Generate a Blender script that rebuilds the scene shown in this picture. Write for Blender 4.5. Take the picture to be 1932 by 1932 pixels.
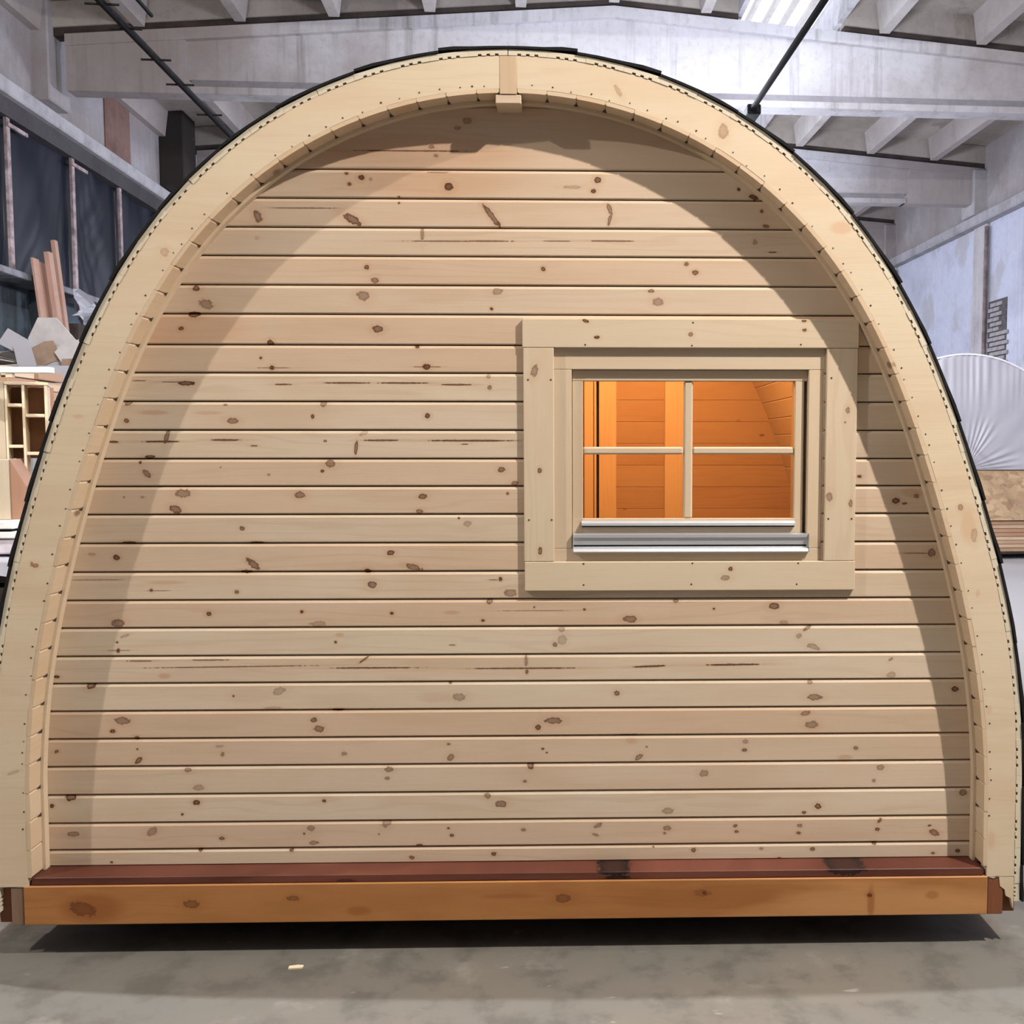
import bpy, math, random
from mathutils import Matrix, Vector
PI = math.pi
R = math.radians
random.seed(7)
S = bpy.context.scene
for o in list(bpy.data.objects): bpy.data.objects.remove(o)
COL = S.collection

# ------------------------------------------------------------ camera, world, lights
EYE = 1.6
F_PX, PPX, PPY = 1850.0, 1131.0, 966.0
cam_d = bpy.data.cameras.new('camera'); cam = bpy.data.objects.new('camera', cam_d); COL.objects.link(cam)
cam.location = (0, 0, EYE)
cam.rotation_euler = (R(90 - 3.9), 0, R(-1.4))
cam_d.sensor_width = 36; cam_d.sensor_height = 36; cam_d.sensor_fit = 'HORIZONTAL'
cam_d.lens = 36 * F_PX / 1932
cam_d.shift_x = -(PPX - 966) / 1932
cam_d.shift_y = (PPY - 966) / 1932
cam_d.clip_end = 200
S.camera = cam
S.view_settings.view_transform = 'Standard'; S.view_settings.look = 'None'
S.view_settings.gamma = 1; S.view_settings.use_curve_mapping = False
S.view_settings.exposure = 0.0

W = bpy.data.worlds.new('hall_daylight'); S.world = W; W.use_nodes = True
bg = W.node_tree.nodes['Background']; bg.inputs[0].default_value = (1.0, 0.90, 0.80, 1); bg.inputs[1].default_value = 0.13

HALL_ANG = R(2.65)                      # the hall runs 2.65 degrees off the cabin's own axis
def hall(x, y, z=0.0):
    return Vector((x*math.cos(HALL_ANG) - y*math.sin(HALL_ANG), x*math.sin(HALL_ANG) + y*math.cos(HALL_ANG), z))

def lamp(name, kind, loc, power, color, size=0.3, rot=None, size_y=None, spread=None):
    d = bpy.data.lights.new(name, kind); d.energy = power; d.color = color
    if kind == 'AREA':
        d.size = size
        if size_y: d.shape = 'RECTANGLE'; d.size_y = size_y
        if spread: d.spread = spread
    else: d.shadow_soft_size = size
    o = bpy.data.objects.new(name, d); COL.objects.link(o); o.location = loc
    if rot: o.rotation_euler = rot
    return o
WARM = (1.0, 0.925, 0.84)
lamp('hall_lamp', 'POINT', (2.95, 1.15, 5.25), 1600, WARM, 0.04)             # front right bay lamp
lamp('hall_lamp', 'POINT', (-4.55, 1.2, 4.9), 680, WARM, 0.04)              # front left bay lamp
lamp('hall_lamp', 'POINT', (-0.95, 3.47, 7.85), 2200, (0.95, 0.96, 1.0), 0.03)     # over the cabin roof
COOL = (0.84, 0.88, 1.0)
for (hx, hy, pw) in ((2.2, 11.2, 760), (2.0, 17.3, 760), (1.6, 22.6, 650), (1.6, 28.0, 500)):  # lights added out of view to brighten the girders and far bays
    lamp('girder_fill', 'POINT', hall(hx, hy, 5.2), pw, COOL, 0.5)
for (hx, hy, pw) in ((3.9, 11.5, 60), (3.9, 17.5, 60), (3.9, 23.0, 60)):
    lamp('skylight_glow', 'AREA', hall(hx, hy, 7.85), pw, COOL, 1.3, (0, 0, HALL_ANG), 5.0)
lamp('cabin_lamp', 'POINT', (0.25, 4.1, 2.32), 68, (1.0, 0.48, 0.16), 0.06)

# ------------------------------------------------------------ node helpers
def new_mat(name):
    m = bpy.data.materials.new(name); m.use_nodes = True
    nt = m.node_tree; b = nt.nodes['Principled BSDF']
    return m, nt, b
def nd(nt, typ, **kw):
    n = nt.nodes.new(typ)
    for k, v in kw.items(): setattr(n, k, v)
    return n
def lk(nt, a, b): nt.links.new(a, b)
def mathn(nt, op, a, b=None, c=None, clamp=False):
    n = nt.nodes.new('ShaderNodeMath'); n.operation = op; n.use_clamp = clamp
    for i, v in enumerate((a, b, c)):
        if v is None: continue
        if isinstance(v, (int, float)): n.inputs[i].default_value = v
        else: nt.links.new(v, n.inputs[i])
    return n.outputs[0]
def maprange(nt, v, a, b, c, d, smooth=True):
    n = nt.nodes.new('ShaderNodeMapRange'); n.interpolation_type = 'SMOOTHSTEP' if smooth else 'LINEAR'
    nt.links.new(v, n.inputs[0])
    for i, x in zip((1, 2, 3, 4), (a, b, c, d)): n.inputs[i].default_value = x
    return n.outputs[0]
def mixc(nt, f, a, b, mode='MIX'):
    n = nt.nodes.new('ShaderNodeMix'); n.data_type = 'RGBA'; n.blend_type = mode; n.clamp_factor = True
    for s, v in ((0, f), (6, a), (7, b)):
        if isinstance(v, (int, float)): n.inputs[s].default_value = v
        elif isinstance(v, tuple): n.inputs[s].default_value = (v[0], v[1], v[2], 1)
        else: nt.links.new(v, n.inputs[s])
    return n.outputs[2]
def noise(nt, vec, scale, detail=3, rough=0.5, out=0):
    n = nt.nodes.new('ShaderNodeTexNoise'); n.inputs['Scale'].default_value = scale
    n.inputs['Detail'].default_value = detail; n.inputs['Roughness'].default_value = rough
    nt.links.new(vec, n.inputs['Vector']); return n.outputs[out]
def scaled(nt, vec, s, off=None):
    n = nt.nodes.new('ShaderNodeMapping'); nt.links.new(vec, n.inputs['Vector']); n.inputs['Scale'].default_value = s
    if off: n.inputs['Location'].default_value = off
    return n.outputs[0]

# group: one knot adds to the running mask / warp / halo
def make_knot_group():
    g = bpy.data.node_groups.new('knot_field', 'ShaderNodeTree')
    for n, t in (('Coord', 'NodeSocketVector'), ('Center', 'NodeSocketVector'), ('U', 'NodeSocketVector'), ('V', 'NodeSocketVector'),
                 ('Dark', 'NodeSocketFloat'), ('Mask', 'NodeSocketFloat'), ('Warp', 'NodeSocketFloat'), ('Halo', 'NodeSocketFloat'), ('Wobble', 'NodeSocketFloat')):
        g.interface.new_socket(n, in_out='INPUT', socket_type=t)
    for n in ('Mask', 'Warp', 'Halo'): g.interface.new_socket(n, in_out='OUTPUT', socket_type='NodeSocketFloat')
    i = g.nodes.new('NodeGroupInput'); o = g.nodes.new('NodeGroupOutput')
    sub = g.nodes.new('ShaderNodeVectorMath'); sub.operation = 'SUBTRACT'
    g.links.new(i.outputs['Coord'], sub.inputs[0]); g.links.new(i.outputs['Center'], sub.inputs[1])
    def dot(w):
        n = g.nodes.new('ShaderNodeVectorMath'); n.operation = 'DOT_PRODUCT'
        g.links.new(sub.outputs[0], n.inputs[0]); g.links.new(i.outputs[w], n.inputs[1]); return n.outputs['Value']
    u, v = dot('U'), dot('V')
    r = mathn(g, 'SQRT', mathn(g, 'ADD', mathn(g, 'MULTIPLY', u, u), mathn(g, 'MULTIPLY', v, v)))
    rw = mathn(g, 'ADD', r, i.outputs['Wobble'])
    m = mathn(g, 'MULTIPLY', mathn(g, 'MULTIPLY', maprange(g, rw, 1.12, 0.86, 0, 1), maprange(g, rw, 0.40, 0.88, 0.72, 1)), i.outputs['Dark'])
    g.links.new(mathn(g, 'MAXIMUM', m, i.outputs['Mask']), o.inputs['Mask'])
    h = mathn(g, 'MULTIPLY', maprange(g, rw, 2.9, 0.9, 0, 1), i.outputs['Dark'])
    g.links.new(mathn(g, 'MAXIMUM', h, i.outputs['Halo']), o.inputs['Halo'])
    # grain parts around the knot
    sx = g.nodes.new('ShaderNodeSeparateXYZ'); g.links.new(sub.outputs[0], sx.inputs[0])
    den = mathn(g, 'ADD', 1.0, mathn(g, 'MULTIPLY', mathn(g, 'MULTIPLY', r, r), 0.35))
    g.links.new(mathn(g, 'SUBTRACT', i.outputs['Warp'], mathn(g, 'DIVIDE', mathn(g, 'MULTIPLY', sx.outputs['Z'], 0.85), den)), o.inputs['Warp'])
    return g
KNOT = make_knot_group()

# timber: coord with X along the grain and Z across it
def timber(name, col=(0.60, 0.455, 0.30), dark=(0.47, 0.31, 0.17), knots=(), axis='X', rnd=0.0, seed=0.0, rough=0.62, knotcol=(0.095, 0.038, 0.017),
           contrast=0.55, random_knots=0.0, use_uv=False, tint=None, blotch=0.5, patch=None):
    m, nt, b = new_mat(name)
    tc = nd(nt, 'ShaderNodeTexCoord')
    src = tc.outputs['UV'] if use_uv else tc.outputs['Object']
    sp = nd(nt, 'ShaderNodeSeparateXYZ'); lk(nt, src, sp.inputs[0])
    cb = nd(nt, 'ShaderNodeCombineXYZ')
    order = {'X': (0, 1, 2), 'Y': (1, 0, 2), 'Z': (2, 1, 0), 'UV': (0, 2, 1)}['UV' if use_uv else axis]
    for k, a in enumerate(order): lk(nt, sp.outputs[a], cb.inputs[k])
    P = cb.outputs[0]
    mask = warp = halo = None
    faint = [k for k in knots if k[4] <= 0.25]; knots = [k for k in knots if k[4] > 0.25]
    patch = list(patch or []) + [(k[0], k[1], k[2]*1.15, k[3]*1.2, (dark[0]*0.95, dark[1]*0.80, dark[2]*0.72), min(0.75, k[4]*2.6)) for k in faint]
    if knots:
        wob = mathn(nt, 'MULTIPLY', mathn(nt, 'SUBTRACT', noise(nt, P, 110, 2), 0.5), 1.1)
        for (kx, kz, rx, rz, dk, an) in knots:
            g = nd(nt, 'ShaderNodeGroup', node_tree=KNOT)
            lk(nt, P, g.inputs['Coord']); g.inputs['Center'].default_value = (kx, 0, kz)
            c, s = math.cos(R(an)), math.sin(R(an))
            g.inputs['U'].default_value = (c/rx, 0, s/rx); g.inputs['V'].default_value = (-s/rz, 0, c/rz)
            g.inputs['Dark'].default_value = dk
            lk(nt, wob, g.inputs['Wobble'])
            if mask is not None:
                lk(nt, mask, g.inputs['Mask']); lk(nt, warp, g.inputs['Warp']); lk(nt, halo, g.inputs['Halo'])
            mask, warp, halo = g.outputs['Mask'], g.outputs['Warp'], g.outputs['Halo']
    sp2 = nd(nt, 'ShaderNodeSeparateXYZ'); lk(nt, P, sp2.inputs[0])
    z = sp2.outputs['Z']
    if warp is not None: z = mathn(nt, 'ADD', z, warp)
    oi = nd(nt, 'ShaderNodeObjectInfo')
    so = mathn(nt, 'ADD', mathn(nt, 'MULTIPLY', oi.outputs['Random'], 37.0 if rnd else 0.0), seed)
    cv = nd(nt, 'ShaderNodeCombineXYZ')
    lk(nt, mathn(nt, 'MULTIPLY', sp2.outputs['X'], 1.0), cv.inputs[0]); lk(nt, mathn(nt, 'ADD', sp2.outputs['Y'], so), cv.inputs[1]); lk(nt, z, cv.inputs[2])
    V = cv.outputs[0]
    # cathedral bands
    wv = noise(nt, scaled(nt, V, (1.3, 1.0, 13)), 1.0, 2, 0.5)
    band = mathn(nt, 'SINE', mathn(nt, 'ADD', mathn(nt, 'MULTIPLY', wv, 34.0), mathn(nt, 'MULTIPLY', z, 210.0)))
    band = maprange(nt, band, 0.25, 1.0, 0, 1)
    fine = noise(nt, scaled(nt, V, (5, 1, 420)), 1.0, 3, 0.65)
    big = noise(nt, scaled(nt, V, (1.6, 1.0, 9)), 1.0, 3, 0.6)
    big2 = noise(nt, scaled(nt, V, (0.9, 1.0, 3.0), (5, 3, 1)), 1.0, 2, 0.5)
    base = mixc(nt, maprange(nt, big, 0.36, 0.68, 0, blotch), col, dark)
    base = mixc(nt, maprange(nt, big2, 0.35, 0.7, 0, 0.5), base, (col[0]*0.97, col[1]*1.03, col[2]*1.06))
    gsel = maprange(nt, noise(nt, scaled(nt, V, (0.8, 1, 6), (9, 0, 2)), 1.0, 1), 0.38, 0.62, 0.15, 1)
    base = mixc(nt, mathn(nt, 'MULTIPLY', mathn(nt, 'MULTIPLY', band, gsel), 0.42*contrast), base, (dark[0]*0.8, dark[1]*0.74, dark[2]*0.66))
    base = mixc(nt, maprange(nt, fine, 0.35, 0.75, 0, 0.22*contrast), base, (dark[0]*0.85, dark[1]*0.8, dark[2]*0.75))
    if rnd:
        base = mixc(nt, mathn(nt, 'MULTIPLY', oi.outputs['Random'], rnd), base, dark)
    if tint: base = mixc(nt, 1.0, base, tint, 'MULTIPLY')
    if patch:                                   # (x, z, rx, rz, colour, amount): patches of redder heartwood
        for (px, pz, rx, rz, pc, am) in patch:
            sb = nd(nt, 'ShaderNodeVectorMath', operation='SUBTRACT'); lk(nt, P, sb.inputs[0]); sb.inputs[1].default_value = (px, 0, pz)
            ml = nd(nt, 'ShaderNodeVectorMath', operation='MULTIPLY'); lk(nt, sb.outputs[0], ml.inputs[0]); ml.inputs[1].default_value = (1/rx, 0, 1/rz)
            ln = nd(nt, 'ShaderNodeVectorMath', operation='LENGTH'); lk(nt, ml.outputs[0], ln.inputs[0])
            base = mixc(nt, maprange(nt, mathn(nt, 'ADD', ln.outputs['Value'], mathn(nt, 'MULTIPLY', mathn(nt, 'SUBTRACT', big, 0.5), 1.2)), 1.2, 0.5, 0, am), base, pc)
    if random_knots:
        vo = nd(nt, 'ShaderNodeTexVoronoi'); vo.inputs['Scale'].default_value = 1.0; vo.inputs['Randomness'].default_value = 1
        lk(nt, scaled(nt, V, (random_knots, random_knots*0.3, random_knots*2.0)), vo.inputs['Vector'])
        d = mathn(nt, 'ADD', vo.outputs['Distance'], mathn(nt, 'MULTIPLY', noise(nt, P, 70, 2), 0.04))
        km = maprange(nt, d, 0.12, 0.07, 0, 0.7)
        sel = mathn(nt, 'GREATER_THAN', noise(nt, scaled(nt, vo.outputs['Position'], (1, 1, 1)), 3.0, 0), 0.47)
        km = mathn(nt, 'MULTIPLY', km, sel)
        base = mixc(nt, km, base, knotcol)
    if mask is not None:
        base = mixc(nt, mathn(nt, 'MULTIPLY', halo, 0.42), base, (dark[0]*0.88, dark[1]*0.66, dark[2]*0.52))
        base = mixc(nt, mathn(nt, 'MULTIPLY', mask, 1.38, clamp=True), base, knotcol)
    lk(nt, base, b.inputs['Base Color'])
    b.inputs['Roughness'].default_value = rough
    b.inputs['Specular IOR Level'].default_value = 0.25
    bp = nd(nt, 'ShaderNodeBump'); bp.inputs['Strength'].default_value = 0.12; bp.inputs['Distance'].default_value = 0.002
    lk(nt, fine, bp.inputs['Height']); lk(nt, bp.outputs[0], b.inputs['Normal'])
    return m

def plain(name, col, rough=0.6, metal=0.0, var=0.0, scale=20, spec=0.4):
    m, nt, b = new_mat(name)
    b.inputs['Roughness'].default_value = rough; b.inputs['Metallic'].default_value = metal; b.inputs['Specular IOR Level'].default_value = spec
    if var:
        tc = nd(nt, 'ShaderNodeTexCoord')
        f = noise(nt, tc.outputs['Object'], scale, 4, 0.6)
        c = mixc(nt, maprange(nt, f, 0.3, 0.7, 0, 1), tuple(x*(1-var) for x in col), tuple(min(1, x*(1+var)) for x in col))
        lk(nt, c, b.inputs['Base Color'])
    else: b.inputs['Base Color'].default_value = (*col, 1)
    return m

def plaster(name, base, dirt, dirt_amt=0.5, streak=0.5, scale=0.6, patch=None, patch_amt=0.0, bump=0.3, top=None):
    """whitewashed concrete: broad dirt clouds, vertical run marks, flaked patches"""
    m, nt, b = new_mat(name)
    tc = nd(nt, 'ShaderNodeTexCoord'); P = tc.outputs['Object']
    n1 = noise(nt, P, scale, 6, 0.62)
    c = mixc(nt, maprange(nt, n1, 0.40, 0.72, 0, dirt_amt), base, dirt)
    st = noise(nt, scaled(nt, P, (5.0, 5.0, 0.22)), 1.0, 5, 0.65)
    c = mixc(nt, maprange(nt, st, 0.50, 0.78, 0, streak), c, tuple(x*0.62 for x in dirt))
    n3 = noise(nt, P, 9.0, 5, 0.7)
    c = mixc(nt, maprange(nt, n3, 0.45, 0.8, 0, 0.35), c, tuple(x*0.8 for x in dirt))
    if patch:
        n2 = noise(nt, scaled(nt, P, (1, 1, 0.6), (3, 7, 1)), 0.9, 5, 0.6)
        c = mixc(nt, maprange(nt, n2, 0.56, 0.63, 0, patch_amt), c, patch)
    lk(nt, c, b.inputs['Base Color']); b.inputs['Roughness'].default_value = 0.9; b.inputs['Specular IOR Level'].default_value = 0.1
    bp = nd(nt, 'ShaderNodeBump'); bp.inputs['Strength'].default_value = bump; bp.inputs['Distance'].default_value = 0.02
    lk(nt, mathn(nt, 'ADD', n3, n1), bp.inputs['Height']); lk(nt, bp.outputs[0], b.inputs['Normal'])
    return m

# ------------------------------------------------------------ object helpers
def link(o, parent=None):
    COL.objects.link(o)
    if parent is not None: o.parent = parent
    return o
def mesh(name, verts, faces, mat, parent=None, uv=None, smooth=False, kind=None, label=None):
    me = bpy.data.meshes.new(name); me.from_pydata([tuple(v) for v in verts], [], faces)
    if uv is not None:
        ul = me.uv_layers.new(name='UVMap')
        for lp in me.loops: ul.data[lp.index].uv = uv[lp.vertex_index]
    if smooth: me.polygons.foreach_set('use_smooth', [True]*len(me.polygons))
    if mat: me.materials.append(mat)
    me.update()
    o = bpy.data.objects.new(name, me); link(o, parent)
    if kind: o['kind'] = kind
    if label: o['label'] = label
    return o
class MB:
    def __init__(s): s.v = []; s.f = []
    def add(s, v, f):
        n = len(s.v); s.v += [tuple(p) for p in v]; s.f += [tuple(i+n for i in q) for q in f]; return s
    def box(s, x0, x1, y0, y1, z0, z1, bev=0.0, M=None):
        if bev <= 0:
            v = [(x, y, z) for x in (x0, x1) for y in (y0, y1) for z in (z0, z1)]
            f = [(0,1,3,2),(4,6,7,5),(0,4,5,1),(2,3,7,6),(0,2,6,4),(1,5,7,3)]
        else:
            b = min(bev, (x1-x0)/2.01, (y1-y0)/2.01, (z1-z0)/2.01); v = []; idx = {}
            X = (x0, x1); Y = (y0, y1); Z = (z0, z1); sg = (1, -1)
            for i in (0, 1):
                for j in (0, 1):
                    for k in (0, 1):
                        for ax in range(3):
                            p = [X[i], Y[j], Z[k]]
                            d = [sg[i]*b, sg[j]*b, sg[k]*b]
                            for a in range(3):
                                if a != ax: p[a] += d[a]
                            idx[(i, j, k, ax)] = len(v); v.append(tuple(p))
            f = []
            for ax in range(3):
                for e in (0, 1):
                    o = [a for a in range(3) if a != ax]
                    q = []
                    for (p_, r_) in ((0,0),(1,0),(1,1),(0,1)):
                        c = [0,0,0]; c[ax] = e; c[o[0]] = p_; c[o[1]] = r_; q.append(idx[(*c, ax)])
                    f.append(tuple(q))
            for ax in range(3):
                o = [a for a in range(3) if a != ax]
                for p_ in (0,1):
                    for r_ in (0,1):
                        c0 = [0,0,0]; c0[o[0]] = p_; c0[o[1]] = r_; c1 = list(c0); c1[ax] = 1
                        f.append((idx[(*c0, o[0])], idx[(*c1, o[0])], idx[(*c1, o[1])], idx[(*c0, o[1])]))
            for i in (0,1):
                for j in (0,1):
                    for k in (0,1): f.append((idx[(i,j,k,0)], idx[(i,j,k,1)], idx[(i,j,k,2)]))
        if M is not None: v = [tuple(M @ Vector(p)) for p in v]
        return s.add(v, f)
    def prism(s, poly, a, b, axis='y'):
        """closed polygon in the plane across axis, extruded a..b"""
        n = len(poly)
        def P(p, t): return {'y': (p[0], t, p[1]), 'x': (t, p[0], p[1]), 'z': (p[0], p[1], t)}[axis]
        v = [P(p, a) for p in poly] + [P(p, b) for p in poly]
        f = [tuple(range(n)), tuple(range(2*n-1, n-1, -1))] + [(i, i+n, (i+1) % n + n, (i+1) % n) for i in range(n)]
        return s.add(v, f)
    def tube(s, p0, p1, r, n=10, r1=None):
        p0, p1 = Vector(p0), Vector(p1); d = (p1-p0).normalized(); a = d.orthogonal().normalized(); b = d.cross(a); r1 = r if r1 is None else r1
        v = [p0 + (a*math.cos(t)+b*math.sin(t))*r for t in [2*PI*i/n for i in range(n)]] + [p1 + (a*math.cos(t)+b*math.sin(t))*r1 for t in [2*PI*i/n for i in range(n)]]
        return s.add(v, [(i, (i+1) % n, (i+1) % n + n, i+n) for i in range(n)] + [tuple(range(n-1, -1, -1)), tuple(range(n, 2*n))])
    def build(s, name, mat, parent=None, **kw): return mesh(name, s.v, s.f, mat, parent, **kw)
def fix_normals():
    import bmesh
    for me in bpy.data.meshes:
        bm = bmesh.new(); bm.from_mesh(me); bmesh.ops.recalc_face_normals(bm, faces=bm.faces); bm.to_mesh(me); bm.free()
def thing(name, label, cat, loc=(0, 0, 0), rz=0.0, group=None):
    o = bpy.data.objects.new(name, None); COL.objects.link(o); o.empty_display_size = 0.1
    o.location = loc; o.rotation_euler = (0, 0, rz); o['label'] = label; o['category'] = cat
    if group: o['group'] = group
    return o
def tag(o, label, cat, group=None):
    o['label'] = label; o['category'] = cat
    if group: o['group'] = group
    return o
def struct(o): o['kind'] = 'structure'; return o
def inhall(o): o.rotation_euler = (0, 0, HALL_ANG); return o

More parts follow.
